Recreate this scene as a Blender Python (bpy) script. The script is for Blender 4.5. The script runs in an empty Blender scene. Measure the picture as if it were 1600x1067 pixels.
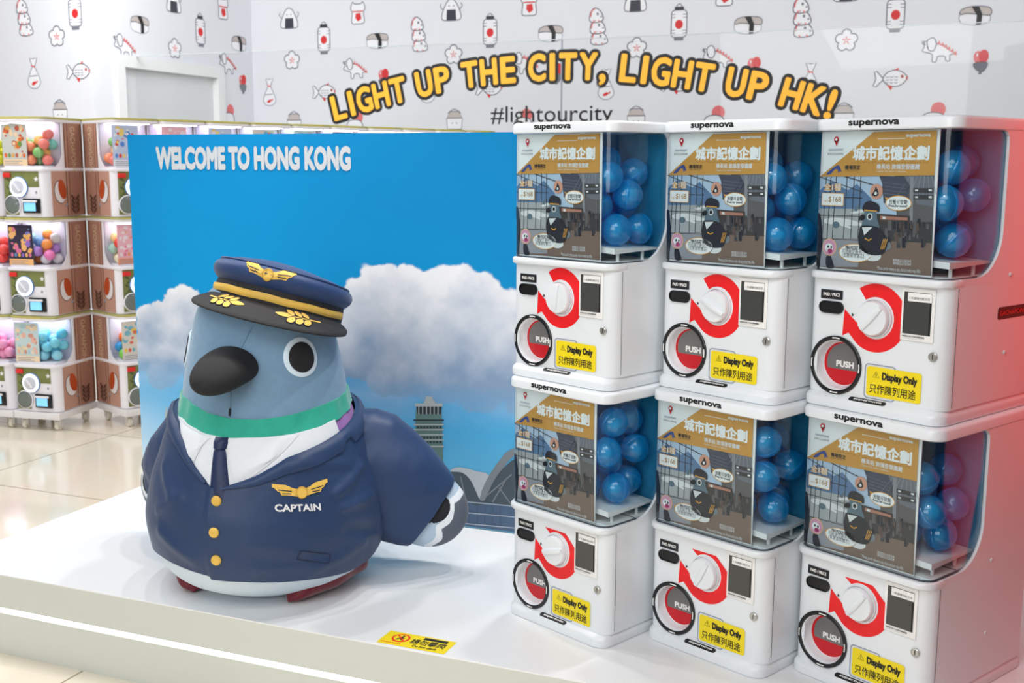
import bpy, math, random
import numpy as np
from mathutils import Matrix, Vector
PI = math.pi
SC = bpy.context.scene
COL = SC.collection

# ------------------------------------------------------------------ camera, world, lights, exposure
FPX, PITCH, ROLL, CAMH = 1749.25, 0.15576, 0.00448, 1.12572      # platform top is z = 0
FWD = Vector((0, math.cos(PITCH), -math.sin(PITCH)))
R0 = Vector((1, 0, 0)); U0 = R0.cross(FWD)
RGT = R0 * math.cos(ROLL) + U0 * math.sin(ROLL)
UPV = U0 * math.cos(ROLL) - R0 * math.sin(ROLL)
CAMP = Vector((0, 0, CAMH))
cam = bpy.data.cameras.new('camera'); cam.sensor_width = 36; cam.lens = FPX / 1600 * 36
cam.clip_end = 60
cam.dof.use_dof = True; cam.dof.focus_distance = 2.75; cam.dof.aperture_fstop = 7.0
cam_o = bpy.data.objects.new('camera', cam); COL.objects.link(cam_o)
mw = Matrix((RGT, UPV, -FWD)).transposed().to_4x4(); mw.translation = CAMP
cam_o.matrix_world = mw
SC.camera = cam_o

world = bpy.data.worlds.new('shop_ambient'); SC.world = world; world.use_nodes = True
world.node_tree.nodes['Background'].inputs[0].default_value = (0.93, 0.96, 1.0, 1)
world.node_tree.nodes['Background'].inputs[1].default_value = 0.26

def spot(loc, target, power, size=70, blend=0.6, radius=0.04, col=(1, 0.98, 0.95)):
    l = bpy.data.lights.new('ceiling_spot', 'SPOT'); l.energy = power; l.spot_size = math.radians(size)
    l.spot_blend = blend; l.shadow_soft_size = radius; l.color = col
    o = bpy.data.objects.new('ceiling_spot', l); COL.objects.link(o); o.location = loc
    o.rotation_euler = (Vector(target) - Vector(loc)).to_track_quat('-Z', 'Y').to_euler()
    return o
def area(loc, target, power, sx, sy, col=(1, 1, 1), name='ceiling_panel_light'):
    l = bpy.data.lights.new(name, 'AREA'); l.shape = 'RECTANGLE'; l.size = sx; l.size_y = sy
    l.energy = power; l.color = col
    o = bpy.data.objects.new(name, l); COL.objects.link(o); o.location = loc
    o.rotation_euler = (Vector(target) - Vector(loc)).to_track_quat('-Z', 'Y').to_euler()
    return o
# track spots above the display, a little behind the plush
for (x, y, z, p) in [(-1.95, 3.05, 2.7, 20), (-1.45, 3.2, 2.7, 34), (-0.95, 3.25, 2.7, 42), (-0.35, 3.2, 2.7, 46), (0.15, 3.05, 2.7, 58), (0.6, 2.9, 2.7, 62)]:
    spot((x, y, z), (-0.55, 2.95, 0.1), p, 80, 0.7, 0.03)
spot((0.0, 0.9, 2.75), (0.6, 2.6, 0.5), 30, 70, 0.8, 0.1)
spot((1.25, 0.55, 2.3), (0.22, 2.75, 0.65), 36, 24, 0.6, 0.06)
# ceiling panels of the shop
area((-3.4, 4.6, 2.9), (-3.0, 5.2, 0), 66, 2.4, 1.6)
area((-0.6, 0.3, 2.7), (-0.6, 2.2, 0.2), 34, 2.4, 1.2)  # added as a soft front fill for the display
area((1.6, 5.2, 3.3), (1.4, 7.6, 1.5), 60, 4.0, 1.0)
area((-1.6, 6.4, 3.3), (-2.0, 9.0, 1.4), 44, 2.0, 1.0)
area((-2.7, 6.9, 3.2), (-4.4, 8.0, 1.4), 42, 1.6, 1.0)
# added soft fill behind the camera to brighten upright faces
area((-2.8, -2.0, 2.0), (-0.4, 3.0, 0.5), 92, 3.4, 2.2, (1, 0.99, 0.97), 'front_fill_light')
# red sign light of the next shop bay, right of the machines
area((1.46, 2.30, 0.66), (1.12, 2.42, 0.50), 3.0, 0.6, 1.6, (1, 0.045, 0.03), 'red_sign_light')
SC.view_settings.view_transform = 'Standard'; SC.view_settings.look = 'None'
SC.view_settings.gamma = 1; SC.view_settings.use_curve_mapping = False
SC.view_settings.exposure = 0.0
SC.cycles.max_bounces = 8; SC.cycles.transparent_max_bounces = 24
SC.cycles.caustics_reflective = False; SC.cycles.caustics_refractive = False

# ------------------------------------------------------------------ helpers
def ray(u, v):
    return FWD + RGT * ((u - 800) / FPX) - UPV * ((v - 533.5) / FPX)
def onplane(u, v, P, n):
    d = ray(u, v); return CAMP + d * ((Vector(P) - CAMP).dot(n) / d.dot(n))
def onz(u, v, z): return onplane(u, v, (0, 0, z), Vector((0, 0, 1)))
def lin(c):
    return tuple(((x / 255) / 12.92 if x / 255 <= 0.04045 else ((x / 255 + 0.055) / 1.055) ** 2.4) for x in c)
MATS = {}
def mat(name, rgb, rough=0.5, metal=0.0, emit=0, spec=0.5, bump=0, bscale=80, sheen=0, coat=0, trans=0, var=0):
    if name in MATS: return MATS[name]
    m = bpy.data.materials.new(name); m.use_nodes = True; nt = m.node_tree
    b = nt.nodes['Principled BSDF']; c = lin(rgb) + (1,)
    b.inputs['Base Color'].default_value = c; b.inputs['Roughness'].default_value = rough
    b.inputs['Metallic'].default_value = metal; b.inputs['Specular IOR Level'].default_value = spec
    if coat: b.inputs['Coat Weight'].default_value = coat
    if sheen: b.inputs['Sheen Weight'].default_value = sheen; b.inputs['Sheen Roughness'].default_value = 0.4
    if emit:
        b.inputs['Emission Color'].default_value = c; b.inputs['Emission Strength'].default_value = emit
    if bump or var:
        tc = nt.nodes.new('ShaderNodeTexCoord'); n = nt.nodes.new('ShaderNodeTexNoise')
        n.inputs['Scale'].default_value = bscale; n.inputs['Detail'].default_value = 4
        nt.links.new(tc.outputs['Object'], n.inputs['Vector'])
        if bump:
            bp = nt.nodes.new('ShaderNodeBump'); bp.inputs['Strength'].default_value = bump; bp.inputs['Distance'].default_value = 0.004
            nt.links.new(n.outputs['Fac'], bp.inputs['Height']); nt.links.new(bp.outputs['Normal'], b.inputs['Normal'])
        if var:
            mx = nt.nodes.new('ShaderNodeMix'); mx.data_type = 'RGBA'
            mx.inputs['A'].default_value = tuple(x * (1 - var) for x in c[:3]) + (1,)
            mx.inputs['B'].default_value = tuple(min(1, x * (1 + var)) for x in c[:3]) + (1,)
            nt.links.new(n.outputs['Fac'], mx.inputs['Factor']); nt.links.new(mx.outputs['Result'], b.inputs['Base Color'])
    MATS[name] = m; return m
def clear_mat(name, tint, gloss=0.9, rough=0.02, ior=1.45, body=None, bodyfac=0.0):
    """thin clear plastic: tinted see-through with a fresnel sheen and, if asked, a little milky body colour"""
    if name in MATS: return MATS[name]
    m = bpy.data.materials.new(name); m.use_nodes = True; nt = m.node_tree; nt.nodes.clear()
    out = nt.nodes.new('ShaderNodeOutputMaterial'); t = nt.nodes.new('ShaderNodeBsdfTransparent')
    t.inputs[0].default_value = tint + (1,)
    g = nt.nodes.new('ShaderNodeBsdfGlossy'); g.inputs['Roughness'].default_value = rough
    g.inputs['Color'].default_value = (gloss, gloss, gloss, 1)
    lw = nt.nodes.new('ShaderNodeLayerWeight'); lw.inputs[0].default_value = 0.5      # Facing is the same from both sides
    f0 = ((ior - 1) / (ior + 1)) ** 2
    pw = nt.nodes.new('ShaderNodeMath'); pw.operation = 'POWER'; pw.inputs[1].default_value = 5
    fr = nt.nodes.new('ShaderNodeMath'); fr.operation = 'MULTIPLY_ADD'; fr.inputs[1].default_value = 1 - f0; fr.inputs[2].default_value = f0
    nt.links.new(lw.outputs['Facing'], pw.inputs[0]); nt.links.new(pw.outputs[0], fr.inputs[0])
    mx = nt.nodes.new('ShaderNodeMixShader')
    nt.links.new(fr.outputs[0], mx.inputs[0]); nt.links.new(g.outputs[0], mx.inputs[2])
    src = t
    if body:
        d = nt.nodes.new('ShaderNodeBsdfDiffuse'); d.inputs[0].default_value = lin(body) + (1,)
        tl = nt.nodes.new('ShaderNodeBsdfTranslucent'); tl.inputs[0].default_value = lin(body) + (1,)
        m1 = nt.nodes.new('ShaderNodeMixShader'); m1.inputs[0].default_value = 0.5
        nt.links.new(d.outputs[0], m1.inputs[1]); nt.links.new(tl.outputs[0], m1.inputs[2])
        m2 = nt.nodes.new('ShaderNodeMixShader'); m2.inputs[0].default_value = bodyfac
        nt.links.new(t.outputs[0], m2.inputs[1]); nt.links.new(m1.outputs[0], m2.inputs[2]); src = m2
    nt.links.new(src.outputs[0], mx.inputs[1]); nt.links.new(mx.outputs[0], out.inputs[0])
    MATS[name] = m; return m

class MB:
    def __init__(s): s.v = []; s.f = []; s.m = []; s.s = []; s.mats = []
    def mi(s, m):
        if m not in s.mats: s.mats.append(m)
        return s.mats.index(m)
    def add(s, V, F, m, smooth=False, M=None):
        o = len(s.v)
        s.v += [tuple((M @ Vector(p)) if M is not None else p) for p in V]
        k = s.mi(m)
        for f in F: s.f.append([i + o for i in f]); s.m.append(k); s.s.append(smooth)
    def box(s, x0, x1, y0, y1, z0, z1, m, M=None, bv=0):
        if not bv:
            V = [(x, y, z) for z in (z0, z1) for y in (y0, y1) for x in (x0, x1)]
            s.add(V, [(0, 2, 3, 1), (4, 5, 7, 6), (0, 1, 5, 4), (2, 6, 7, 3), (0, 4, 6, 2), (1, 3, 7, 5)], m, False, M); return
        s.loft([[(a[0], a[1], z) for a in rr(x0 + i, x1 - i, y0 + i, y1 - i, bv, bv, 3)] for z, i in
                ((z0, bv * .6), (z0 + bv * .3, bv * .15), (z0 + bv, 0), (z1 - bv, 0), (z1 - bv * .3, bv * .15), (z1, bv * .6))], m, True, True, True, M)
    def loft(s, loops, m, c0=True, c1=True, smooth=True, M=None, skip=None):
        n = len(loops[0]); V = [p for l in loops for p in l]; F = []
        for i in range(len(loops) - 1):
            for j in range(n):
                if skip and skip(i, j): continue
                k = (j + 1) % n; F.append((i * n + j, i * n + k, (i + 1) * n + k, (i + 1) * n + j))
        s.add(V, F, m, smooth, M)
        if c0: s.add(loops[0], [tuple(range(n - 1, -1, -1))], m, False, M)
        if c1: s.add(loops[-1], [tuple(range(n))], m, False, M)
    def grid(s, P, m, wrap=False, smooth=True, fm=None, flip=False):
        """P[i][j]; wrap closes j; fm(i,j) may choose another material"""
        n = len(P[0]); V = [p for r in P for p in r]; by = {}
        for i in range(len(P) - 1):
            for j in range(n if wrap else n - 1):
                k = (j + 1) % n; q = (i * n + j, i * n + k, (i + 1) * n + k, (i + 1) * n + j)
                mm = fm(i, j) if fm else m
                by.setdefault(mm, []).append(q[::-1] if flip else q)
        o = len(s.v); s.v += [tuple(p) for p in V]
        for mm, F in by.items():
            k = s.mi(mm)
            for f in F: s.f.append([i + o for i in f]); s.m.append(k); s.s.append(smooth)
    def sphere(s, c, r, m, nu=24, nv=14, M=None, smooth=True):
        r = r if hasattr(r, '__len__') else (r, r, r)
        L = []
        for i in range(1, nv):
            t = PI * i / nv
            L.append([(c[0] + r[0] * math.sin(t) * math.cos(2 * PI * j / nu), c[1] + r[1] * math.sin(t) * math.sin(2 * PI * j / nu), c[2] - r[2] * math.cos(t)) for j in range(nu)])
        V = [p for l in L for p in l] + [(c[0], c[1], c[2] - r[2]), (c[0], c[1], c[2] + r[2])]
        F = []
        for i in range(nv - 2):
            for j in range(nu):
                k = (j + 1) % nu; F.append((i * nu + j, i * nu + k, (i + 1) * nu + k, (i + 1) * nu + j))
        b = (nv - 1) * nu
        for j in range(nu):
            k = (j + 1) % nu; F.append((b, k, j)); F.append((b + 1, (nv - 2) * nu + j, (nv - 2) * nu + k))
        s.add(V, F, m, smooth, M)
    def lathe(s, prof, m, n=40, M=None, c0=False, c1=False, smooth=True, sx=1, sy=1):
        s.loft([[(r * sx * math.cos(2 * PI * j / n), r * sy * math.sin(2 * PI * j / n), h) for j in range(n)] for r, h in prof], m, c0, c1, smooth, M)
    def tube(s, pts, r, m, n=8, closed=False):
        pts = [Vector(p) for p in pts]; L = []; N = len(pts); ref = None
        for i, p in enumerate(pts):
            a = pts[i - 1] if (i > 0 or closed) else p; b = pts[(i + 1) % N] if (i < N - 1 or closed) else p
            t = (b - a).normalized()
            if ref is None: ref = t.orthogonal().normalized()
            ref = (ref - t * ref.dot(t)).normalized(); w = t.cross(ref)
            rr_ = r[i] if hasattr(r, '__len__') else r
            L.append([tuple(p + (ref * math.cos(2 * PI * j / n) + w * math.sin(2 * PI * j / n)) * rr_) for j in range(n)])
        if closed: L.append(L[0])
        s.loft(L, m, not closed, not closed)
    def build(s, name, parent=None, loc=None, auto=40):
        me = bpy.data.meshes.new(name); me.from_pydata(s.v, [], s.f)
        for m in s.mats: me.materials.append(m)
        me.polygons.foreach_set('material_index', s.m); me.polygons.foreach_set('use_smooth', s.s)
        me.update()
        if auto and any(s.s):
            me.set_sharp_from_angle(angle=math.radians(auto))
        o = bpy.data.objects.new(name, me); COL.objects.link(o)
        if parent is not None: o.parent = parent
        if loc is not None: o.location = loc
        return o
def rr(x0, x1, y0, y1, rf, rb, n=6):
    """outline seen from above, counter-clockwise from the front edge; rf front corners, rb back corners"""
    P = []
    for cx, cy, r, a in ((x1 - rf, y0 + rf, rf, -90), (x1 - rb, y1 - rb, rb, 0), (x0 + rb, y1 - rb, rb, 90), (x0 + rf, y0 + rf, rf, 180)):
        for i in range(n + 1):
            t = math.radians(a + 90 * i / n); P.append((cx + r * math.cos(t), cy + r * math.sin(t)))
    return P
def empty(name, loc=(0, 0, 0), rz=0):
    o = bpy.data.objects.new(name, None); COL.objects.link(o); o.location = loc; o.rotation_euler = (0, 0, rz)
    o.empty_display_size = 0.1; return o
def tag(o, label=None, cat=None, group=None, kind=None):
    if label: o['label'] = label
    if cat: o['category'] = cat
    if group: o['group'] = group
    if kind: o['kind'] = kind
    return o
def copy_tree(o, parent=None):
    c = o.copy(); COL.objects.link(c); c.parent = parent
    for ch in list(KIDS(o)): copy_tree(ch, c)
    return c
def KIDS(o): return [x for x in bpy.data.objects if x.parent == o]

_TX = {}
def text_mesh(body):
    if body in _TX: return _TX[body]
    c = bpy.data.curves.new('lettering_source', 'FONT'); c.body = body; c.resolution_u = 3
    o = bpy.data.objects.new('lettering_source', c); COL.objects.link(o)
    dg = bpy.context.evaluated_depsgraph_get(); dg.update()
    e = o.evaluated_get(dg); me = e.to_mesh()
    V = [(v.co.x, v.co.y) for v in me.vertices]; F = [tuple(p.vertices) for p in me.polygons]
    e.to_mesh_clear(); bpy.data.objects.remove(o); bpy.data.curves.remove(c)
    _TX[body] = (V, F); return V, F
class Draw:
    """flat drawing on a surface: P(a, b, layer) gives the 3-D point"""
    def __init__(s, mb, P): s.mb = mb; s.P = P; s.k = 0
    def fill(s, pts, m, L=1): s.mb.add([s.P(a, b, L) for a, b in pts], [tuple(range(len(pts)))], m)
    def rect(s, a0, a1, b0, b1, m, L=1): s.fill([(a0, b0), (a1, b0), (a1, b1), (a0, b1)], m, L)
    def rrect(s, a0, a1, b0, b1, r, m, L=1): s.fill(rr(a0, a1, b0, b1, r, r, 4), m, L)
    def ell(s, a, b, ra, rb, m, L=1, n=28, rot=0, a0=0, a1=360):
        c, q = math.cos(rot), math.sin(rot); P = []
        full = a1 - a0 >= 360
        for i in range(n if full else n + 1):
            t = math.radians(a0 + (a1 - a0) * i / n); x, y = ra * math.cos(t), rb * math.sin(t)
            P.append((a + c * x - q * y, b + q * x + c * y))
        s.fill(P, m, L); return P
    def stroke(s, pts, w, m, L=2, closed=False):
        N = len(pts); A = []; B = []
        for i in range(N):
            p = pts[i]; a = pts[i - 1] if (i or closed) else p; b = pts[(i + 1) % N] if (i < N - 1 or closed) else p
            dx, dy = b[0] - a[0], b[1] - a[1]; l = math.hypot(dx, dy) or 1; nx, ny = -dy / l * w / 2, dx / l * w / 2
            A.append(s.P(p[0] + nx, p[1] + ny, L)); B.append(s.P(p[0] - nx, p[1] - ny, L))
        n = len(A)
        s.mb.add(A + B, [(i, n + i, n + (i + 1) % n, (i + 1) % n) for i in range(n if closed else n - 1)], m)
    def shape(s, pts, m, w, ink, L=1):
        s.fill(pts, m, L); s.stroke(pts, w, ink, L + 1, True)
    def text(s, body, a0, a1, b0, b1, m, L=3, bold=0, shear=0, rot=0, n=8):
        """fit the lettering into the rectangle; bold = stroke growth in em"""
        V, F = text_mesh(body)
        xs = [p[0] for p in V]; ys = [p[1] for p in V]
        X0, X1, Y0, Y1 = min(xs) - bold, max(xs) + bold, min(ys) - bold, max(ys) + bold
        ca, cb = (a0 + a1) / 2, (b0 + b1) / 2; c, q = math.cos(rot), math.sin(rot)
        offs = [(0, 0)] + ([(bold * math.cos(2 * PI * i / n), bold * math.sin(2 * PI * i / n)) for i in range(n)] if bold else [])
        for i, (ox, oy) in enumerate(offs):
            W = []
            for x, y in V:
                a = a0 + (x + ox - X0) / (X1 - X0) * (a1 - a0); b = b0 + (y + oy - Y0) / (Y1 - Y0) * (b1 - b0)
                a += shear * (b - b0)
                if rot: a, b = ca + c * (a - ca) - q * (b - cb), cb + q * (a - ca) + c * (b - cb)
                W.append(s.P(a, b, L + i * 0.06))
            s.mb.add(W, F, m)
def planeP(O, ex, ez, n, step=0.0006):
    O, ex, ez, n = Vector(O), Vector(ex), Vector(ez), Vector(n)
    return lambda a, b, L: tuple(O + ex * a + ez * b + n * (step * L))
def arc(cx, cy, r, a0, a1, n=24, ry=None):
    return [(cx + r * math.cos(math.radians(a0 + (a1 - a0) * i / n)), cy + (ry or r) * math.sin(math.radians(a0 + (a1 - a0) * i / n))) for i in range(n + 1)]
def spline(pts, n=6, closed=True):
    """smooth outline through the points"""
    N = len(pts); out = []
    for i in range(N if closed else N - 1):
        p0, p1, p2, p3 = (pts[(i - 1) % N] if closed or i else pts[i]), pts[i], pts[(i + 1) % N], (pts[(i + 2) % N] if closed or i < N - 2 else pts[i + 1])
        for k in range(n):
            t = k / n
            out.append(tuple(0.5 * (2 * b + (c - a) * t + (2 * a - 5 * b + 4 * c - d) * t * t + (3 * b - a - 3 * c + d) * t ** 3) for a, b, c, d in zip(p0, p1, p2, p3)))
    if not closed: out.append(pts[-1])
    return out

WHITE = mat('white_plastic', (226, 231, 235), 0.28, coat=0.15)
WHITE2 = mat('white_card', (236, 236, 234), 0.5)
BLACK = mat('black_plastic', (14, 15, 18), 0.3)
INK = mat('black_print', (16, 16, 20), 0.5)
RED = mat('red_print', (232, 12, 22), 0.45)
GREYP = mat('grey_print', (150, 158, 172), 0.5)
YEL = mat('yellow_print', (238, 214, 8), 0.45)
# ------------------------------------------------------------------ the setting
FLZ = -0.235
DU = Vector((0.9264, -0.3765, 0)); DV = Vector((0.3765, 0.9264, 0)); ZZ = Vector((0, 0, 1))
def uv(u, v, z=0): return tuple(DU * u + DV * v + ZZ * z)

def floor_mat():
    m = bpy.data.materials.new('cream_floor_tile'); m.use_nodes = True; nt = m.node_tree; b = nt.nodes['Principled BSDF']
    tc = nt.nodes.new('ShaderNodeTexCoord'); mp = nt.nodes.new('ShaderNodeMapping'); mp.inputs['Rotation'].default_value = (0, 0, math.radians(22))
    mp.inputs['Location'].default_value = (0.35, 0.12, 0)
    br = nt.nodes.new('ShaderNodeTexBrick'); br.offset = 0.0
    for k, v in (('Scale', 1.0), ('Mortar Size', 0.004), ('Brick Width', 0.9), ('Row Height', 0.9), ('Mortar Smooth', 0.2)): br.inputs[k].default_value = v
    br.inputs['Color1'].default_value = lin((246, 236, 218)) + (1,); br.inputs['Color2'].default_value = lin((240, 229, 210)) + (1,)
    br.inputs['Mortar'].default_value = lin((178, 164, 142)) + (1,)
    no = nt.nodes.new('ShaderNodeTexNoise'); no.inputs['Scale'].default_value = 2.2; no.inputs['Detail'].default_value = 8
    mx = nt.nodes.new('ShaderNodeMix'); mx.data_type = 'RGBA'; mx.blend_type = 'MULTIPLY'; mx.inputs['Factor'].default_value = 0.12
    L = nt.links.new
    L(tc.outputs['Object'], mp.inputs[0]); L(mp.outputs[0], br.inputs[0]); L(mp.outputs[0], no.inputs[0])
    L(br.outputs['Color'], mx.inputs['A']); L(no.outputs['Color'], mx.inputs['B']); L(mx.outputs['Result'], b.inputs['Base Color'])
    b.inputs['Roughness'].default_value = 0.12
    return m
fb = MB(); fb.box(-9, 7, -3, 13, FLZ - 0.1, FLZ, floor_mat())
tag(fb.build('floor'), 'cream polished stone tile floor', kind='structure')

# papered walls: a pier at the left with a door in its side, the long wall behind the glass
PAPER = mat('wallpaper_ground', (226, 228, 234), 0.55)
PINK = mat('pink_print', (226, 110, 112), 0.55); WRED = mat('wallpaper_red', (214, 40, 44), 0.55)
WGREY = mat('wallpaper_grey', (120, 124, 134), 0.55); WTAN = mat('wallpaper_tan', (196, 186, 182), 0.55); WWHITE = mat('wallpaper_white', (238, 239, 243), 0.55)
WINK = mat('wallpaper_ink', (52, 54, 66), 0.55); LINE = mat('wallpaper_line', (104, 106, 120), 0.55)
def motif(d, kind, a, b, k=1.0):
    """small doodles printed on the paper, about 0.25 m high; k scales"""
    T = lambda pts: [(a + x * k, b + y * k) for x, y in pts]
    w = 0.0075 * k
    def E(x, y, rx, ry, m, L=1, rot=0): d.ell(a + x * k, b + y * k, rx * k, ry * k, m, L, 20, rot)
    def EO(x, y, rx, ry, m, L=1, ww=1):
        P = d.ell(a + x * k, b + y * k, rx * k, ry * k, m, L, 22); d.stroke(P, w * ww, LINE, L + 1, True)
    def F(pts, m, L=1): d.fill(T(pts), m, L)
    def S(pts, ww=1, m=LINE, L=3, c=False): d.stroke(T(pts), w * ww, m, L, c)
    if kind == 'lantern':
        d.shape(T(rr(-0.06, 0.06, -0.10, 0.10, 0.028, 0.028, 4)), WWHITE, w, LINE, 1)
        F([(-0.036, 0.098), (0.036, 0.098), (0.036, 0.125), (-0.036, 0.125)], WINK, 3); F([(-0.036, -0.125), (0.036, -0.125), (0.036, -0.098), (-0.036, -0.098)], WGREY, 3)
        S(arc(0, 0.125, 0.02, 0, 180, 8), 0.8)
        E(0, -0.005, 0.031, 0.034, WRED, 3)
        for y in (-0.07, -0.05, 0.045, 0.068): S([(-0.058, y), (-0.03, y + 0.002)], 0.6); S([(0.03, y), (0.058, y)], 0.6)
    elif kind == 'musubi':
        d.shape(T(spline([(-0.095, -0.045), (-0.1, 0.0), (-0.05, 0.02), (0.05, 0.01), (0.095, -0.01), (0.09, -0.05), (0.03, -0.07), (-0.05, -0.065)], 4)), WWHITE, w * .7, GREYP, 1)
        d.shape(T(spline([(-0.1, 0.005), (-0.085, 0.04), (-0.02, 0.055), (0.07, 0.05), (0.1, 0.03), (0.095, -0.005), (0.03, 0.0), (-0.05, 0.01)], 4)), WTAN, w * .8, LINE, 3)
        F([(-0.028, 0.057), (0.02, 0.055), (0.045, 0.0), (0.042, -0.065), (0.008, -0.07), (0.01, -0.005)], INK, 6)
    elif kind == 'onigiri':
        d.shape(T(spline([(-0.085, -0.07), (-0.08, -0.02), (-0.04, 0.06), (0, 0.085), (0.04, 0.06), (0.08, -0.02), (0.085, -0.07), (0.05, -0.085), (-0.05, -0.085)], 4)), WWHITE, w, LINE, 1)
        F([(-0.045, -0.083), (0.045, -0.083), (0.04, -0.0), (-0.04, -0.0)], WINK, 3)
        S(spline([(-0.075, 0.0), (-0.1, 0.03), (-0.09, 0.05)], 4, False), .8); S(spline([(0.075, 0.0), (0.1, 0.03), (0.085, 0.05)], 4, False), .8)
        E(-0.02, 0.03, 0.005, 0.006, WINK, 3); E(0.02, 0.03, 0.005, 0.006, WINK, 3)
    elif kind == 'cat':
        d.shape(T(spline([(-0.06, -0.08), (-0.055, 0), (-0.07, 0.04), (-0.05, 0.09), (-0.03, 0.075), (0.03, 0.075), (0.05, 0.09), (0.07, 0.04), (0.055, 0), (0.06, -0.08), (0.0, -0.09)], 4)), WWHITE, w, LINE, 1)
        S([(-0.05, 0.012), (0.05, 0.012)], 1.2, WRED, 4); F([(-0.02, -0.005), (0.025, 0.0), (0.035, -0.05), (0.0, -0.07), (-0.025, -0.04)], WRED, 4)
    elif kind == 'totem':
        for i, y in enumerate((0.085, 0.0, -0.085)):
            x = -0.012 + 0.012 * i; r = 0.05 + 0.006 * i
            d.shape(T(spline([(x - r, y - 0.04), (x - r * .95, y + 0.02), (x - 0.01, y + 0.058), (x + r * .7, y + 0.03), (x + r * 1.1, y - 0.012), (x + r * 1.0, y - 0.04), (x, y - 0.052)], 4)), WWHITE, w, LINE, 1 + 3 * (2 - i))
            S(spline([(x - r * .9, y - 0.01), (x - r * .7, y + 0.035), (x - r * .2, y + 0.05)], 3, False), 1.1, PINK, 4 + 3 * (2 - i))
            E(x + 0.012, y + 0.012, 0.009, 0.011, WGREY, 4 + 3 * (2 - i)); E(x + r * .8, y - 0.01, 0.006, 0.006, WINK, 4 + 3 * (2 - i))
            for s_ in (-.5, .35): S([(x + r * s_, y - 0.035), (x + r * s_ + 0.012, y - 0.05)], 1, PINK, 4 + 3 * (2 - i))
    elif kind == 'flower':
        pts = []
        for i in range(40):
            t = 2 * PI * i / 40; r = 0.055 + 0.024 * abs(math.cos(2.5 * (t - PI / 2))) ** 0.7; pts.append((r * math.cos(t), r * math.sin(t)))
        d.shape(T(pts), WWHITE, w * 1.3, WGREY, 1)
        for i in range(5):
            t = PI / 2 + 2 * PI * i / 5; S([(0.006 * math.cos(t), 0.006 * math.sin(t)), (0.03 * math.cos(t), 0.03 * math.sin(t))], .9, PINK, 4)
    elif kind == 'dino':
        d.shape(T(spline([(-0.115, -0.005), (-0.1, 0.03), (-0.12, 0.055), (-0.075, 0.06), (-0.05, 0.05), (-0.02, 0.04), (0.03, 0.03), (0.07, -0.01), (0.115, -0.03), (0.07, -0.035), (0.07, -0.075), (0.045, -0.075), (0.035, -0.045), (-0.01, -0.045), (-0.02, -0.08), (-0.045, -0.078), (-0.045, -0.035), (-0.07, -0.02)], 3)), WWHITE, w * .9, LINE, 1)
        d.shape(T(spline([(-0.07, 0.0), (-0.085, 0.06), (-0.05, 0.085), (-0.025, 0.05), (-0.035, 0.0)], 4)), WWHITE, w * .9, LINE, 4)
        S([(-0.095, 0.035), (-0.115, 0.065)], 1); E(-0.08, 0.02, 0.006, 0.007, WINK, 6)
        for i in range(6):
            x = -0.02 + 0.022 * i; y = 0.043 - 0.011 * i - 0.0008 * i * i
            F([(x, y), (x + 0.024, y - 0.012), (x + 0.02, y + 0.024)], PINK, 5)
    elif kind == 'balloons':
        E(-0.018, 0.03, 0.03, 0.042, PINK, 1); E(0.018, 0.035, 0.032, 0.045, WRED, 3); d.shape(T(spline([(-0.045, -0.015), (0, -0.005), (0.045, -0.012), (0.03, -0.055), (0.005, -0.07), (-0.03, -0.05)], 4)), WGREY, w * .6, LINE, 5)
        E(-0.025, 0.045, 0.005, 0.012, WWHITE, 6)
        F([(-0.012, -0.085), (0.012, -0.085), (0.004, -0.065), (-0.004, -0.065)], WGREY, 5)
    elif kind == 'bag':
        d.shape(T(spline([(-0.012, 0.05), (-0.045, -0.01), (-0.065, -0.07), (-0.03, -0.11), (0.03, -0.11), (0.065, -0.07), (0.045, -0.01), (0.012, 0.05)], 4)), WWHITE, w, GREYP, 1)
        d.shape(T([(-0.01, 0.052), (-0.035, 0.12), (0.0, 0.112), (0.04, 0.12), (0.012, 0.052)]), WWHITE, w * .8, LINE, 1)
        S([(-0.02, 0.062), (0.02, 0.048)], 1.3, PINK, 4); S([(-0.04, -0.02), (0.035, -0.015)], .7)
        E(-0.002, -0.075, 0.024, 0.012, WRED, 4, 0.4); F([(0.016, -0.068), (0.038, -0.05), (0.032, -0.072)], WRED, 4)
    elif kind == 'fish':
        d.shape(T(spline([(-0.05, 0), (-0.02, 0.045), (0.03, 0.06), (0.08, 0.045), (0.115, 0.005), (0.08, -0.04), (0.03, -0.055), (-0.02, -0.04)], 5)), WWHITE, w, LINE, 1)
        d.shape(T([(-0.05, 0.005), (-0.095, 0.055), (-0.11, 0.05), (-0.098, 0.0), (-0.115, -0.05), (-0.095, -0.055), (-0.05, -0.008)]), WWHITE, w, LINE, 1)
        F([(0.02, 0.06), (0.05, 0.06), (0.055, 0.078)], WRED, 3); F([(-0.02, -0.042), (0.02, -0.055), (0.008, -0.082)], WRED, 3); F([(0.105, 0.01), (0.122, 0.018), (0.116, 0.003), (0.122, -0.01), (0.105, -0.002)], WRED, 4)
        E(0.08, 0.015, 0.011, 0.013, PINK, 3); E(0.08, 0.015, 0.006, 0.007, WINK, 4)
        for x in (-0.02, 0.01, 0.04):
            for y in (-0.02, 0.0, 0.02): S(arc(x, y, 0.011, 200, 340, 5), .6)
    elif kind == 'box':
        d.shape(T([(-0.065, -0.09), (0.065, -0.09), (0.072, 0.0), (-0.072, 0.0)]), WWHITE, w, LINE, 1)
        d.shape(T([(-0.072, 0.0), (-0.04, 0.055), (0.04, 0.055), (0.072, 0.0)]), WTAN, w, WGREY, 1)
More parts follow.
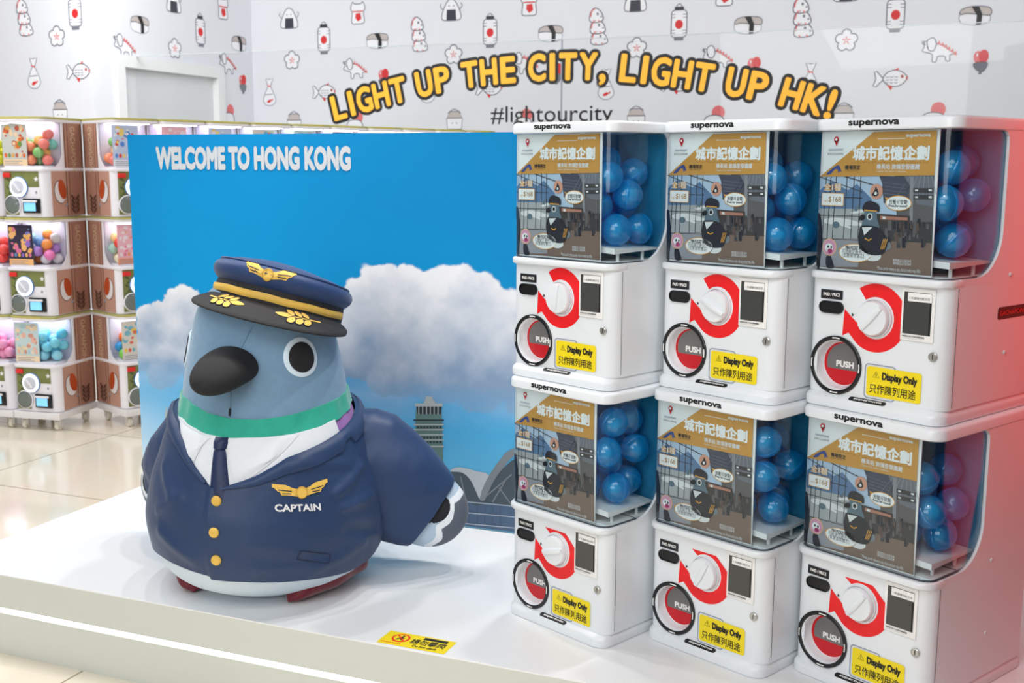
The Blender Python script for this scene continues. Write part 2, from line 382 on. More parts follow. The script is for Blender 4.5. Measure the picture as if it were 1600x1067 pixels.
        E(-0.02, -0.04, 0.004, 0.005, WINK, 3); E(0.02, -0.04, 0.004, 0.005, WINK, 3); S(spline([(-0.06, 0.04), (0, 0.075), (0.06, 0.04)], 5, False), .8)
    elif kind == 'mochi':
        E(0.02, 0.03, 0.05, 0.052, PINK, 1)
        d.shape(T(spline([(-0.08, -0.07), (-0.07, -0.005), (0.0, 0.01), (0.055, -0.01), (0.06, -0.07)], 4)), WWHITE, w, LINE, 3)
def px_on(d_v, u, v):
    """(distance along the wall, height) of a point of the paper at wall plane v = d_v"""
    p = onplane(u, v, DV * d_v, DV); return p.dot(DU), p.z
WV = 8.6; UC = px_on(8.6, 395, 110)[0]; PV = onplane(145, 110, DU * UC, DU).dot(DV); WTOP = 3.4; print('pier', UC, PV)
w1 = MB()   # long wall
w1.box(UC, 4.4, WV, WV + 0.12, FLZ, WTOP, PAPER, M=Matrix((DU, DV, ZZ)).transposed().to_4x4())
d1 = Draw(w1, planeP(DV * WV, DU, ZZ, -DV, 0.0009))
PER = 0.1815 * WV
for kind, u, v in [('lantern', 1061, 37), ('musubi', 1169, 38), ('totem', 934, 42), ('flower', 995, 75), ('dino', 1122, 89), ('balloons', 1178, 106),
                   ('bag', 947, 132), ('fish', 1056, 131), ('box', 994, 181), ('mochi', 1118, 182), ('onigiri', 993, 0), ('cat', 827, 6)]:
    a, b = px_on(WV, u, v)
    for i in range(-6, 7):
        if UC + 0.13 < a + i * PER < 4.2: motif(d1, kind, a + i * PER, b, 1.0)
M_UV = Matrix((DU, DV, ZZ)).transposed().to_4x4()
tag(w1.build('wall_back'), 'white papered wall printed with little food and animal doodles', kind='structure')
# pier: front face at v = PV, side face at u = UC running back to the long wall, with the door
w2 = MB(); w2.box(-12, UC, PV, PV + 0.12, FLZ, WTOP, PAPER, M=M_UV)
d2 = Draw(w2, planeP(DV * PV, DU, ZZ, -DV, 0.0009))
for kind, u, v in [('totem', 38, 28), ('flower', 89, 57), ('bag', 53, 115), ('box', 94, 171), ('lantern', 120, 20), ('fish', 122, 112), ('musubi', -20, 40)]:
    a, b = px_on(PV, u, v); motif(d2, kind, min(a, UC - 0.135), b, 0.95)
tag(w2.build('wall_front'), 'front face of the papered pier at the far left', kind='structure')
def px_side(u, v):
    p = onplane(u, v, DU * UC, DU); return p.dot(DV), p.z
dl, dt = px_side(178, 84); dr, dt2 = px_side(347, 106); dt = (dt + dt2) / 2
w3 = MB()
for a0, a1, z0, z1 in ((PV + .12, dl, FLZ, WTOP), (dr, WV, FLZ, WTOP), (dl, dr, dt, WTOP)):
    w3.box(UC - 0.12, UC, a0, a1, z0, z1, PAPER, M=M_UV)
d3 = Draw(w3, planeP(DU * UC, DV, ZZ, DU, 0.0009))
for kind, u, v in [('musubi', 218, 37), ('musubi', 373, 67), ('onigiri', 271, 2), ('cat', 348, 13), ('lantern', 313, 49), ('flower', 273, 76), ('dino', 195, 72), ('dino', 356, 100), ('balloons', 379, 131), ('mochi', 358, 178)]:
    a, b = px_side(u, v); motif(d3, kind, a, b, 1.0)
tag(w3.build('wall_left'), 'side of the papered pier around the white door', kind='structure')
DOORW = mat('white_door_paint', (232, 234, 234), 0.45)
db = MB(); fw = 0.09
for a0, a1, z0, z1 in ((dl, dl + fw, FLZ, dt), (dr - fw, dr, FLZ, dt), (dl + fw, dr - fw, dt - fw, dt)):
    db.box(UC - 0.10, UC + 0.025, a0, a1, z0, z1, DOORW, M=M_UV)
door = tag(db.build('door_1'), 'white framed door in the side of the papered pier', kind='structure')
lb = MB(); lb.box(UC - 0.08, UC - 0.035, dl + fw, dr - fw, FLZ, dt - fw, mat('door_leaf_paint', (214, 217, 219), 0.4), M=M_UV)
for z0, z1 in ((0.85, 1.35), (FLZ + .15, 0.7)):
    lb.box(UC - 0.035, UC - 0.03, dl + fw + .14, dr - fw - .14, z0, z1, DOORW, M=M_UV)
lb.build('door_leaf', door)

# glass partition with the vinyl lettering
GV = 7.05; GT = onplane(870, 62, DV * GV, DV).z
gp = empty('glass_partition', uv(UC, GV, FLZ)); tag(gp, 'clear glass screen lettered with yellow arched words in front of the papered wall', 'glass screen')
MG = Matrix.Translation(-Vector(uv(UC, GV, FLZ))) @ M_UV
GLASS = clear_mat('partition_glass', (0.982, 0.988, 0.988), 0.6, 0.01, 1.3)
EDGE = mat('glass_edge', (196, 208, 210), 0.2)
jx = px_on(GV, 877, 120)[0]
for a0, a1 in ((UC + 0.012, jx - 0.003), (jx + 0.003, jx + 3.2), (jx + 3.206, 3.6)):
    g = MB(); g.box(a0, a1, GV, GV + 0.010, FLZ, GT, GLASS, M=MG); g.box(a0, a1, GV - 0.0005, GV + 0.0105, GT, GT + 0.004, EDGE, M=MG)
    g.build('glass_pane', gp)
g = MB(); g.box(jx - 0.003, jx + 0.003, GV - 0.002, GV + 0.012, FLZ, GT, GREYP, M=MG); g.build('joint_strip', gp)
VY = mat('vinyl_yellow', (255, 186, 50), 0.5)
lt = MB(); go = -Vector(uv(UC, GV, FLZ))
dg_ = Draw(lt, planeP(DV * (GV - 0.001) + go, DU, ZZ, -DV, 0.0008))
ctl = [px_on(GV, u, v) for u, v in [(521, 189), (615, 162), (720, 138), (830, 126), (930, 124), (1020, 131), (1120, 145), (1210, 162), (1300, 186)]]
path = spline(ctl, 12, False)
cum = [0]
for p, q in zip(path, path[1:]): cum.append(cum[-1] + math.dist(p, q))
def along(s):
    s = max(0, min(s, cum[-1] - 1e-6))
    for i in range(len(cum) - 1):
        if cum[i + 1] >= s:
            t = (s - cum[i]) / (cum[i + 1] - cum[i]); p, q = path[i], path[i + 1]
            return p[0] + (q[0] - p[0]) * t, p[1] + (q[1] - p[1]) * t, math.atan2(q[1] - p[1], q[0] - p[0])
words = 'LIGHT UP THE CITY, LIGHT UP HK!'
adv = {' ': 0.36, 'I': 0.40, '!': 0.36, ',': 0.32}
tot = sum(adv.get(c, 0.72) for c in words); sc = cum[-1] / tot
LH = 0.163; s_ = 0
for c in words:
    a_ = adv.get(c, 0.72) * sc
    if c != ' ':
        V, F = text_mesh(c); xs = [p[0] for p in V]; ys = [p[1] for p in V]; cx = (min(xs) + max(xs)) / 2
        x, y, t = along(s_ + a_ / 2); ct, st = math.cos(t), math.sin(t); k = LH / 0.69
        wx = min(1.0, (a_ * 0.80) / ((max(xs) - min(xs)) * k)) if c not in 'I!,' else 1.0
        for m, gr, L, n in ((INK, 0.125, 1, 16), (VY, 0.034, 3.5, 10)):
            for i in range(n + 1):
                ox, oy = (gr * math.cos(2 * PI * i / n), gr * math.sin(2 * PI * i / n)) if i < n else (0, 0)
                W = []
                for px_, py_ in V:
                    lx, ly = ((px_ - cx) * wx + ox) * k, (py_ + oy) * k
                    W.append(dg_.P(x + ct * lx - st * ly, y + st * lx + ct * ly, L + 0.05 * i))
                lt.add(W, F, m)
    s_ += a_
a0, b0 = px_on(GV, 767, 196); a1, b1 = px_on(GV, 958, 163)
dg_.text('#lightourcity', a0, a1, b0 - 0.015, b1, INK, 2, 0.004)
lt.build('lettering', gp)

# added red panel out of view: holds back white light and bounces red
rw = MB(); rn, re_ = Vector((.6406, -.7678, 0)), Vector((.7678, .6406, 0)); rp = Vector((.848, 2.17, 0)) + rn * .45
rw.box(-.33, 1.9, 0, .08, .003, 2.3, mat('red_panel_paint', (118, 8, 12), .6), M=Matrix.Translation(rp) @ Matrix((re_, rn, ZZ)).transposed().to_4x4())
tag(rw.build('unseen_red_panel'), 'added unseen red panel that blocks white light and bounces red', kind='structure')

# display platform with its light slot
pf = empty('display_platform', tuple(onz(400, 972, 0).xy) + (FLZ,)); tag(pf, 'low white display platform with a glowing light slot along its front', 'platform')
A = onz(0, 897, 0); vf = A.dot(DV); ul = onz(0, 840, 0).dot(DU); ul = (ul + onz(222, 762, 0).dot(DU)) / 2
print('platform', vf, ul)
MP = Matrix.Translation(-pf.location) @ M_UV
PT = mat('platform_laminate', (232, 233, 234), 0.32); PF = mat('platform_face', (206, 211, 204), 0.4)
vb = vf + 2.0; ur = 3.4
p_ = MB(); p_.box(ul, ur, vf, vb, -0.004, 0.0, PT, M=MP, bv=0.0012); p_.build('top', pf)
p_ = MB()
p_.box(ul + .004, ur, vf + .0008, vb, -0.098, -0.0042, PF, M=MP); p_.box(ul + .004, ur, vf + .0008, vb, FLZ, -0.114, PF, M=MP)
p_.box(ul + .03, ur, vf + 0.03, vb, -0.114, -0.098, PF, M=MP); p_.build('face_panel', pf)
p_ = MB(); p_.box(ul + .01, ur, vf + 0.004, vf + 0.012, -0.113, -0.099, mat('light_slot', (255, 250, 240), 0.4, emit=3.2), M=MP); p_.build('light_strip', pf)
# notice on the platform edge
sb = MB(); q = [onz(u, v, 0) for u, v in ((588, 1003), (692, 1022), (715, 1004), (610, 985))]
ex_ = (q[1] - q[0] + q[2] - q[3]); sw = ex_.length / 2; ex_.normalize(); ez_ = ZZ.cross(ex_); sh = ((q[3] - q[0]).dot(ez_) + (q[2] - q[1]).dot(ez_)) / 2
ds = Draw(sb, planeP(q[0] - pf.location + ZZ * 0.0003, ex_, ez_, ZZ, 0.00025))
ds.rect(0, sw, 0, sh, YEL, 1)
cx_, cy_, r_ = sh * .62, sh * .58, sh * .32
ds.ell(cx_, cy_, r_, r_, RED, 2); ds.ell(cx_, cy_, r_ * .78, r_ * .78, YEL, 3)
ds.stroke([(cx_ - r_ * .35, cy_ - r_ * .5), (cx_, cy_ - r_ * .05), (cx_ + r_ * .1, cy_ + r_ * .3)], r_ * .22, INK, 4); ds.ell(cx_ + r_ * .12, cy_ + r_ * .48, r_ * .15, r_ * .15, INK, 4)
ds.stroke([(cx_ - r_ * .3, cy_ + r_ * .2), (cx_ + r_ * .45, cy_ - r_ * .05)], r_ * .18, INK, 4); ds.stroke([(cx_, cy_), (cx_ + r_ * .3, cy_ - r_ * .5)], r_ * .2, INK, 4)
ds.stroke([(cx_ - r_ * .6, cy_ + r_ * .6), (cx_ + r_ * .6, cy_ - r_ * .6)], r_ * .16, RED, 5)
ds.rect(sw * .55, sw * .9, sh * .74, sh * .92, INK, 2)
ds.text('請勿攀爬', sw * .42, sw * .93, sh * .32, sh * .70, INK, 3, 0.012); ds.text('Do not climb', sw * .5, sw * .85, sh * .12, sh * .27, INK, 3, 0.02)
for i in range(9): ds.rect(sw * (.04 + .033 * i), sw * (.06 + .033 * i), sh * .12, sh * .17, RED, 3)
tag(sb.build('notice_sticker', pf), 'yellow warning sticker with a red no climbing sign')

# ------------------------------------------------------------------ the printed backdrop board
b0 = onz(225, 757, 0); b1 = onz(796, 833, 0); BE = (b1 - b0).normalized(); BN = BE.cross(ZZ)   # BN faces the camera
BW, BH, BT = 1.70, 1.221, 0.03
def bq(u, v):
    p = onplane(u, v, b0, BN); q = p - b0; return q.dot(BE), p.z
bd = empty('backdrop_board', (b0.x, b0.y, .002)); bd.rotation_euler = (0, 0, math.atan2(BE.y, BE.x))
tag(bd, 'blue photo backdrop board printed with clouds and an airport tower', 'backdrop board')
bb = MB(); bb.box(0, BW, 0.001, BT, 0, BH, WHITE2); bb.build('panel', bd)
rng = np.random.default_rng(5)
def vnoise(x, y, seed):
    r = np.random.default_rng(seed).random((97, 97)); xi = np.floor(x).astype(int); yi = np.floor(y).astype(int); fx = x - xi; fy = y - yi
    fx = fx * fx * (3 - 2 * fx); fy = fy * fy * (3 - 2 * fy); g = lambda i, j: r[i % 97, j % 97]
    return (g(xi, yi) * (1 - fx) + g(xi + 1, yi) * fx) * (1 - fy) + (g(xi, yi + 1) * (1 - fx) + g(xi + 1, yi + 1) * fx) * fy
def fbm(x, y, seed, o=5):
    t = 0; a = 0.5; n = 0
    for i in range(o): t = t + a * vnoise(x * 2 ** i + 31, y * 2 ** i + 17, seed + i); n += a; a *= 0.55
    return t / n
def sky_print():
    nx, nz = 400, 300
    S, Z = np.meshgrid(np.linspace(0, BW, nx + 1), np.linspace(0, BH, nz + 1))
    def ls(c): return np.array(lin(c))
    h = Z / BH
    top, mid, low = ls((0, 142, 206)), ls((8, 152, 212)), ls((112, 192, 228))
    h3 = np.clip((h - .30) / .7, 0, 1)[..., None]
    col = mid * (1 - h3) + top * h3
    l3 = np.clip((.42 - h) / .34, 0, 1)[..., None]; col = col * (1 - l3) + low * l3
    dk = np.clip((S / BW - .3) * .5, 0, .3)[..., None] * h3; col = col * (1 - dk) 
    n1 = fbm(S * 7, Z * 7, 11); n2 = fbm(S * 16, Z * 16, 23); n3 = fbm(S * 2.5, Z * 4, 41)
    col *= (0.96 + 0.08 * n3[..., None])
    blobs = [(566, 470, .075), (600, 452, .085), (640, 447, .075), (672, 462, .085), (705, 455, .10), (738, 462, .085), (765, 480, .085), (795, 495, .09), (840, 520, .12), (585, 500, .10), (630, 500, .13), (690, 510, .15), (745, 525, .14), (800, 550, .15),
             (560, 520, .09), (545, 545, .09), (590, 545, .11), (640, 555, .13), (700, 565, .13), (760, 580, .12), (820, 600, .12), (600, 575, .08), (560, 570, .07), (680, 590, .09), (740, 605, .09),
             (228, 500, .06), (248, 488, .06), (275, 470, .065), (292, 478, .06), (240, 520, .085), (275, 510, .09), (310, 505, .08), (345, 520, .09), (390, 510, .10), (230, 560, .07), (260, 560, .09), (310, 560, .10), (380, 560, .12), (450, 530, .12), (500, 520, .10), (520, 560, .10), (250, 590, .05)]
    den = np.full(S.shape, -1.0); lit = np.zeros(S.shape); wsum = np.full(S.shape, 1e-6)
    wx, wz = S + (n1 - .5) * .075 + (n2 - .5) * .035, Z + (fbm(S * 7 + 9, Z * 7, 77) - .5) * .075 + (fbm(S * 17, Z * 17 + 4, 91) - .5) * .035
    for u, v, r in blobs:
        s0, z0 = bq(u, v); dx, dz = (wx - s0) / r, (wz - z0) / r; k = 1 - np.hypot(dx, dz); den = np.maximum(den, k)
        w = np.clip(k + .25, 0, 1) ** 3; lit += w * (.5 + .42 * dz - .12 * dx); wsum += w
    lit = lit / wsum
    al = np.clip(den / .10 + .1, 0, 1); al = al * al * (3 - 2 * al)
    _, zt = bq(600, 430); _, zb = bq(700, 625)
    hh = np.clip((Z - zb) / (zt - zb), 0, 1)
    n4 = fbm(S * 12, Z * 14, 61)
    lit = np.clip(lit * .75 + hh * .75 - .28 + (n1 - .5) * .7 + (n4 - .5) * .5, 0, 1)[..., None]
    al = al * np.clip(.55 + hh * 3, 0, 1)
    cc = ls((138, 162, 190)) * (1 - lit) + ls((238, 238, 240)) * lit
    # hazy veil under the clouds and a pale horizon at the left
    hz = np.clip(1 - np.abs(Z - zb + .01) / .09, 0, 1) * np.clip(n3 * 2.4 - .7, 0, 1) * .7
    col = col * (1 - hz[..., None]) + ls((186, 206, 226)) * hz[..., None]
    pl_ = (np.clip((.40 - Z) / .35, 0, 1) * np.clip((.30 - S) / .30, 0, 1) * .8)[..., None]
    col = col * (1 - pl_) + ls((226, 236, 244)) * pl_
    col = col * (1 - al[..., None]) + cc * al[..., None]
    V = np.stack([S, np.zeros_like(S), Z], -1).reshape(-1, 3)
    idx = np.arange((nx + 1) * (nz + 1)).reshape(nz + 1, nx + 1)
    Fq = np.stack([idx[:-1, :-1], idx[:-1, 1:], idx[1:, 1:], idx[1:, :-1]], -1).reshape(-1, 4)
    me = bpy.data.meshes.new('sky_print'); me.from_pydata(V.tolist(), [], Fq.tolist())
    at_ = me.color_attributes.new('print', 'FLOAT_COLOR', 'POINT')
    at_.data.foreach_set('color', np.concatenate([np.clip(col, 0, 1), np.ones(S.shape + (1,))], -1).reshape(-1).astype(np.float32))
    m = bpy.data.materials.new('printed_sky'); m.use_nodes = True; nt = m.node_tree; b = nt.nodes['Principled BSDF']
    a = nt.nodes.new('ShaderNodeAttribute'); a.attribute_name = 'print'; nt.links.new(a.outputs['Color'], b.inputs['Base Color']); b.inputs['Roughness'].default_value = 0.75; b.inputs['Specular IOR Level'].default_value = 0.2
    me.materials.append(m)
    o = bpy.data.objects.new('sky_print', me); COL.objects.link(o); o.parent = bd; return o
sky_print()
pb = MB(); dB = Draw(pb, lambda a, b, L: (min(a, BW - .002), -0.0004 * L - 0.0006, max(b, .003)))
def BQ(*pts): return [bq(u, v) for u, v in pts]
a0, z0 = bq(245, 266); a1, z1 = bq(548, 229)
dB.text('WELCOME TO HONG KONG', a0, a1, z0, z1 + .0, mat('board_letter', (206, 210, 214), 0.5), 1.5, 0.058, n=12)
TG, TD, TL = mat('tower_green', (98, 128, 122), .6), mat('tower_dark', (42, 52, 58), .6), mat('tower_pale', (176, 182, 180), .6)
dB.fill(BQ((648, 760), (693, 760), (692, 690), (690, 640), (650, 640), (649, 690)), TG, 1)
dB.fill(BQ((650, 634), (691, 634), (689, 648), (653, 648)), TD, 2)
dB.fill(BQ((649, 631), (692, 631), (692, 636), (649, 636)), TL, 3)
for x in range(654, 690, 6): dB.fill(BQ((x, 635), (x + 1.6, 635), (x + 1.6, 648), (x, 648)), TL, 3)
dB.fill(BQ((662, 631), (681, 631), (678, 626), (665, 626)), TL, 3); dB.fill(BQ((665, 626), (677, 626), (676, 620), (666, 620)), TL, 4)
for y in (656, 663, 671, 679, 687, 697): dB.fill(BQ((646, y), (694, y), (694, y + 2.2), (646, y + 2.2)), TL if y % 2 else TD, 3)
for y in (667, 683, 690):
    for x in range(652, 690, 5): dB.fill(BQ((x, y), (x + 3, y), (x + 3, y + 3), (x, y + 3)), TD, 4)
RO, RS, RD, RG = mat('terminal_roof', (188, 194, 198), .6), mat('terminal_rib', (128, 136, 140), .6), mat('terminal_dark', (72, 84, 92), .6), mat('terminal_glass', (76, 100, 128), .6)
dB.fill(BQ((690, 790), (720, 770), (800, 770), (985, 780), (985, 860), (800, 834), (690, 818)), RG, 1)
dB.fill(BQ((700, 742), (716, 730), (735, 745), (748, 768), (756, 790), (740, 790), (720, 775), (704, 770)), RD, 2)
dB.fill(BQ((752, 788), (762, 764), (780, 738), (800, 720), (850, 700), (985, 690), (985, 790), (800, 790)), RD, 2)
dB.fill(spline(BQ((704, 737), (712, 731), (728, 732), (745, 737), (764, 743), (756, 768), (750, 780), (744, 768), (735, 750), (722, 739)), 3), RO, 3)
dB.fill(spline(BQ((750, 780), (756, 760), (768, 738), (784, 716), (797, 704), (840, 690), (846, 698), (805, 712), (788, 730), (772, 752), (760, 778), (756, 783)), 3), RS, 4)
dB.fill(BQ((257, 668), (259, 640), (262, 636), (262, 660), (266, 640), (270, 644), (270, 668)), TL, 2)
for p in (((760, 776), (800, 742)), ((770, 785), (792, 748)), ((780, 762), (800, 790)), ((720, 745), (728, 780))): dB.stroke(BQ(*p), .004, RS, 4)
for y in (783, 800, 817): dB.stroke(BQ((690, y - 2), (800, y + 8), (985, y + 30)), .0035, mat('terminal_line', (168, 180, 194), .6), 5)
for x in (722, 734, 746, 758, 770, 782): dB.stroke(BQ((x, 790), (x, 828)), .0015, RD, 4)
pb.build('print', bd)
# ------------------------------------------------------------------ the six capsule machines
MW, MH, MD = 0.33, 0.6129, 0.42
ACRYL = clear_mat('clear_cover', (0.93, 0.97, 0.985), 0.85, 0.03, 1.34)
DOME = clear_mat('smoked_flap', (0.55, 0.55, 0.56), 0.8, 0.05, 1.45)
LINER = mat('hopper_lining', (54, 142, 178), 0.6, spec=.2); SILVER = mat('lock_metal', (196, 196, 192), 0.3, 0.9)
SCREEN = mat('dark_screen', (66, 67, 66), 0.12); DISCG = mat('flap_grey', (112, 110, 110), 0.35); DISCR = mat('flap_red', (196, 10, 26), 0.35)
SEAMG = mat('seam_dark', (70, 76, 84), 0.6)  # dark grey of the door seam and the window seal
def lp(y0=0.0, i=0.0, rf=0.035, z=0): return [(x, y, z) for x, y in rr(i, MW - i, y0 + i, MD - i, rf - i * .5, 0.012, 6)]
FY = 0.014
def make_machine():
    root = empty('capsule_machine')
    # lower cabinet
    b = MB()
    n = len(lp())
    zlo, zhi = 0.030, 0.279
    b.loft([lp(FY, 0, .03, zlo), lp(FY, 0, .03, zhi)], WHITE, False, False, True, None, skip=lambda i, j: j == n - 1)
    # front sheet with the round opening of the prize tray
    cx, cz, R = 0.0775, 0.092, 0.056
    x0, x1, z0, z1 = .03, .155, .03, .170
    ang = sorted(set([2 * PI * k / 56 for k in range(56)] + [math.atan2(zz - cz, xx - cx) % (2 * PI) for xx in (x0, x1) for zz in (z0, z1)]))
    inn, outp, deep = [], [], []
    for t in ang:
        c, s = math.cos(t), math.sin(t); inn.append((cx + R * c, FY, cz + R * s)); deep.append((cx + R * .9 * c, FY + .035, cz + R * .9 * s))
        k = min(((x1 if c > 0 else x0) - cx) / c if abs(c) > 1e-9 else 9, ((z1 if s > 0 else z0) - cz) / s if abs(s) > 1e-9 else 9)
        outp.append((cx + k * c, FY, cz + k * s))
    b.loft([outp, inn], WHITE, False, False, False); b.loft([inn, deep], WHITE, False, False, True)
    for xa, xb, za, zb in ((.155, MW - .03, .03, .279), (.03, .155, .170, .279)):
        b.add([(xa, FY, za), (xb, FY, za), (xb, FY, zb), (xa, FY, zb)], [(0, 1, 2, 3)], WHITE)
    b.add(lp(FY, 0, .03, zhi), [tuple(range(n))], WHITE); b.add(lp(FY, 0, .03, zlo), [tuple(range(n - 1, -1, -1))], WHITE)
    for sx in (0, 1):                                             # seam of the front door on the sides
        xx = -0.0006 if sx == 0 else MW + .0006
        b.box(min(xx, MW * sx), max(xx, MW * sx), .0425, .0433, .036, .276, SEAMG)
    b.build('cabinet', root)
    # rear housing: side cheeks with the curved window cut-out, back and crown
    h = MB()
    cut = [(.05, .279), (.05, .2935), (.112, .2935)] + [(.112 + .093 * math.sin(math.radians(a)), .3865 - .093 * math.cos(math.radians(a))) for a in range(8, 91, 8)] + [(.205, .56), (.203, .575), (.195, .5845), (.185, .588)]
    prof = cut + [(MD, .588), (MD, .279)]
    def cheek(xa, xb, m=WHITE):
        V = [(xa, y, z) for y, z in prof] + [(xb, y, z) for y, z in prof]; k = len(prof)
        h.add(V, [tuple(range(k)), tuple(range(2 * k - 1, k - 1, -1))] + [(i, k + i, k + (i + 1) % k, (i + 1) % k) for i in range(k)], m)
    cheek(0, .007); cheek(MW - .007, MW)
    h.box(.007, MW - .007, .215, MD, .279, .588, WHITE)
    h.build('housing', root)
    li = MB(); li.box(.008, MW - .008, .206, .2148, .295, .587, LINER); li.box(.012, MW - .012, .03, .206, .2936, .2956, WHITE2)
    li.build('hopper_wall', root)
    ch = MB()
    L = []
    for k in range(9):
        x = .016 + (.312 - .016) * k / 8; L.append((x, .338 + .012 * math.cos(PI * k / 8 * .9)))
    for yy0, yy1 in ((.034, .198),):
        top = [[(x, yy0, z) for x, z in L], [(x, yy1, z - .004) for x, z in L]]
        ch.grid(top, WHITE2, smooth=False); ch.grid([[(x, y, z - .013 + .009 * (i == 1)) for (x, y, z) in r] for i, r in enumerate(top)], WHITE2, smooth=False, flip=True)
        ch.grid([[(x, yy0, z - .013) for x, z in L], [(x, yy0, z) for x, z in L]], WHITE2, smooth=False)
        x, z = L[-1]; ch.add([(x, yy0, z - .013), (x, yy1, z - .008), (x, yy1, z - .004), (x, yy0, z)], [(0, 1, 2, 3)], WHITE2)
    for x, y in ((.30, .06), (.30, .15), (.04, .06), (.04, .15)): ch.lathe([(.004, .2956), (.004, .322)], WHITE2, 10, Matrix.Translation((x, y, 0)))
    ch.build('capsule_tray', root)
    # ledge under the window
    l = MB()
    l.loft([[(x, y, z) for x, y in rr(i, MW - i, i, .062, .035, .004)] for z, i in ((.2766, .003), (.2775, .0008), (.280, -.0008), (.290, -.0008), (.2925, .0008), (.2934, .004))], WHITE)
    l.build('ledge', root)
    # clear wrap-round cover
    c = MB()
    def cov(i, z): return [(x, y, z) for x, y in rr(.005 + i, MW - .005 - i, .008 + i, .204, .030 - i, .003, 6)]
    nn = len(cov(0, 0))
    c.loft([cov(0, .2942), cov(0, .5875)], ACRYL, False, False, True)
    c.loft([cov(.0022, .5875), cov(.0022, .2942)], ACRYL, False, False, True)
    c.build('clear_cover', root)
    ft = MB()                                                     # black foot seal and corner tabs seen through the plastic
    o1 = rr(.0055, MW - .0055, .0085, .125, .03, .003, 6); o2 = rr(.010, MW - .010, .013, .120, .027, .003, 6)
    k = len(o1); ft.add([(x, y, .2938) for x, y in o1] + [(x, y, .2958) for x, y in o1] + [(x, y, .2958) for x, y in o2] , [(i, (i + 1) % k, k + (i + 1) % k, k + i) for i in range(k)] + [(k + i, k + (i + 1) % k, 2 * k + (i + 1) % k, 2 * k + i) for i in range(k)], SEAMG)
    ft.build('seal', root)
    # lid
    t = MB()
    def lo(i, z): return [(x, y, z) for x, y in rr(-.001 + i, MW + .001 - i, i, MD - i, .032 - i * .5, .012, 6)]
    t.loft([lo(.002, .5878), lo(0, .590), lo(0, .606), lo(.0015, .610), lo(.005, .6125), lo(.009, .6129)], WHITE)
    lid = t.build('lid', root)
    g = MB(); d = Draw(g, lambda a, b_, L: (a, -.0004 * L, b_))
    d.text('supernova', .088, .205, .5925, .6075, INK, 1, 0.04); g.build('lettering', lid)
    # base tray with its badge
    t = MB()
    def bl(y0, i, z): return [(x, y, z) for x, y in rr(-.001 + i, MW + .001 - i, y0, MD, .034 - i, .012, 6)]
    t.loft([bl(.003, .003, 0), bl(.0005, .0008, .0015), bl(0, 0, .004), bl(0, 0, .016), bl(.001, .0008, .0195), bl(.003, .002, .022), bl(.0155, .006, .0305)], WHITE)
    base = t.build('base_tray', root)
    g = MB(); sy, sz = .0125 / .0151, .0085 / .0151
    d = Draw(g, lambda a, b_, L: (a, .003 + sy * b_ - .0003 * L * sz, .022 + sz * b_ + .0003 * L * sy))
    d.rrect(.1165, .2045, .0015, .0135, .0058, INK, 1); d.text('supernova', .127, .194, .0048, .0104, WHITE2, 2, 0.03, .25)
    g.build('badge', base)
    # fittings on the door
    P = lambda a, b_, L: (a, FY - .0005 * L, b_)
    g = MB(); d = Draw(g, P); d.rrect(.0315, .0872, .2325, .2535, .002, GREYP, 1); d.rrect(.0325, .0862, .2335, .2525, .0018, INK, 2)
    d.text('PAID / PRICE', .039, .080, .2395, .2467, WHITE2, 3, 0.04); g.build('price_plate', root)
    g = MB(); ol = [(x, z) for x, z in rr(.030, .0905, .2025, .229, .0132, .0132, 8)]; oi = [(x, z) for x, z in rr(.0325, .088, .205, .2265, .0107, .0107, 8)]
    g.loft([[(x, FY, z) for x, z in ol], [(x, FY - .004, z) for x, z in ol], [(x, FY - .0045, z) for x, z in oi], [(x, FY - .0025, z) for x, z in oi]], BLACK, False, True, False)
    g.build('price_display', root)
    g = MB(); d = Draw(g, P); C_ = (.167, .203)
    def arrow(clip):
        out = arc(C_[0], C_[1], .0715, 125, -126, 40, .0718)
        out = [(min(x, .2295), z) for x, z in out]
        if clip:
            a_, b_ = (.124, .262), (.197, .262); c_, e_ = (.2295, .225), (.205, .256)
            out = [(x, min(z, .2605 - max(0, x - .165) * .25, .2605 - .009 - max(0, x - .195) * .95)) for x, z in out]
        inn_ = arc(C_[0], C_[1], .0425, -136, 125, 40, .044)
        # broad head at the lower left pointing up to the price display
        return out + [(.1045, .1655), (.0895, .1575), (.0925, .2155), (.1115, .1985), (.1165, .1955), (.121, .190), (.1265, .193), (.1255, .183)] + inn_
    d.fill(arrow(False), RED, 1); d.fill([(.1105, .2085), (.1105, .2005), (.1162, .2045)], INK, 2); ar = g.build('arrow_sticker', root)
    g2 = MB(); d = Draw(g2, P); d.fill(arrow(True), RED, 1); d.fill([(.1105, .2085), (.1105, .2005), (.1162, .2045)], INK, 2)
    ar2 = g2.build('arrow_sticker'); CLIPPED = ar2.data; bpy.data.objects.remove(ar2)
    dl_ = MB(); MX = Matrix.Rotation(PI / 2, 4, 'X')               # lathe axis +z -> -y
    dl_.lathe([(.0405, 0), (.0405, .004), (.0395, .006), (.0385, .006), (.0380, .004), (.0365, .004), (.0365, .012), (.034, .016), (.0001, .017)], WHITE, 48, MX)
    dl_.lathe([(.0383, .0042), (.0372, .0042)], GREYP, 48, MX)
    G = []
    for k in range(9):
        u = -1 + k / 4; w = .0062 * (1 - .35 * abs(u) ** 2); hh = .017 + .006 * (1 - .5 * abs(u) ** 3)
        G.append([(-w * 1.25, -.016, u * .034), (-w, -hh * .98, u * .033), (-w * .4, -hh - .001, u * .032), (w * .4, -hh - .001, u * .032), (w, -hh * .98, u * .033), (w * 1.25, -.016, u * .034)])
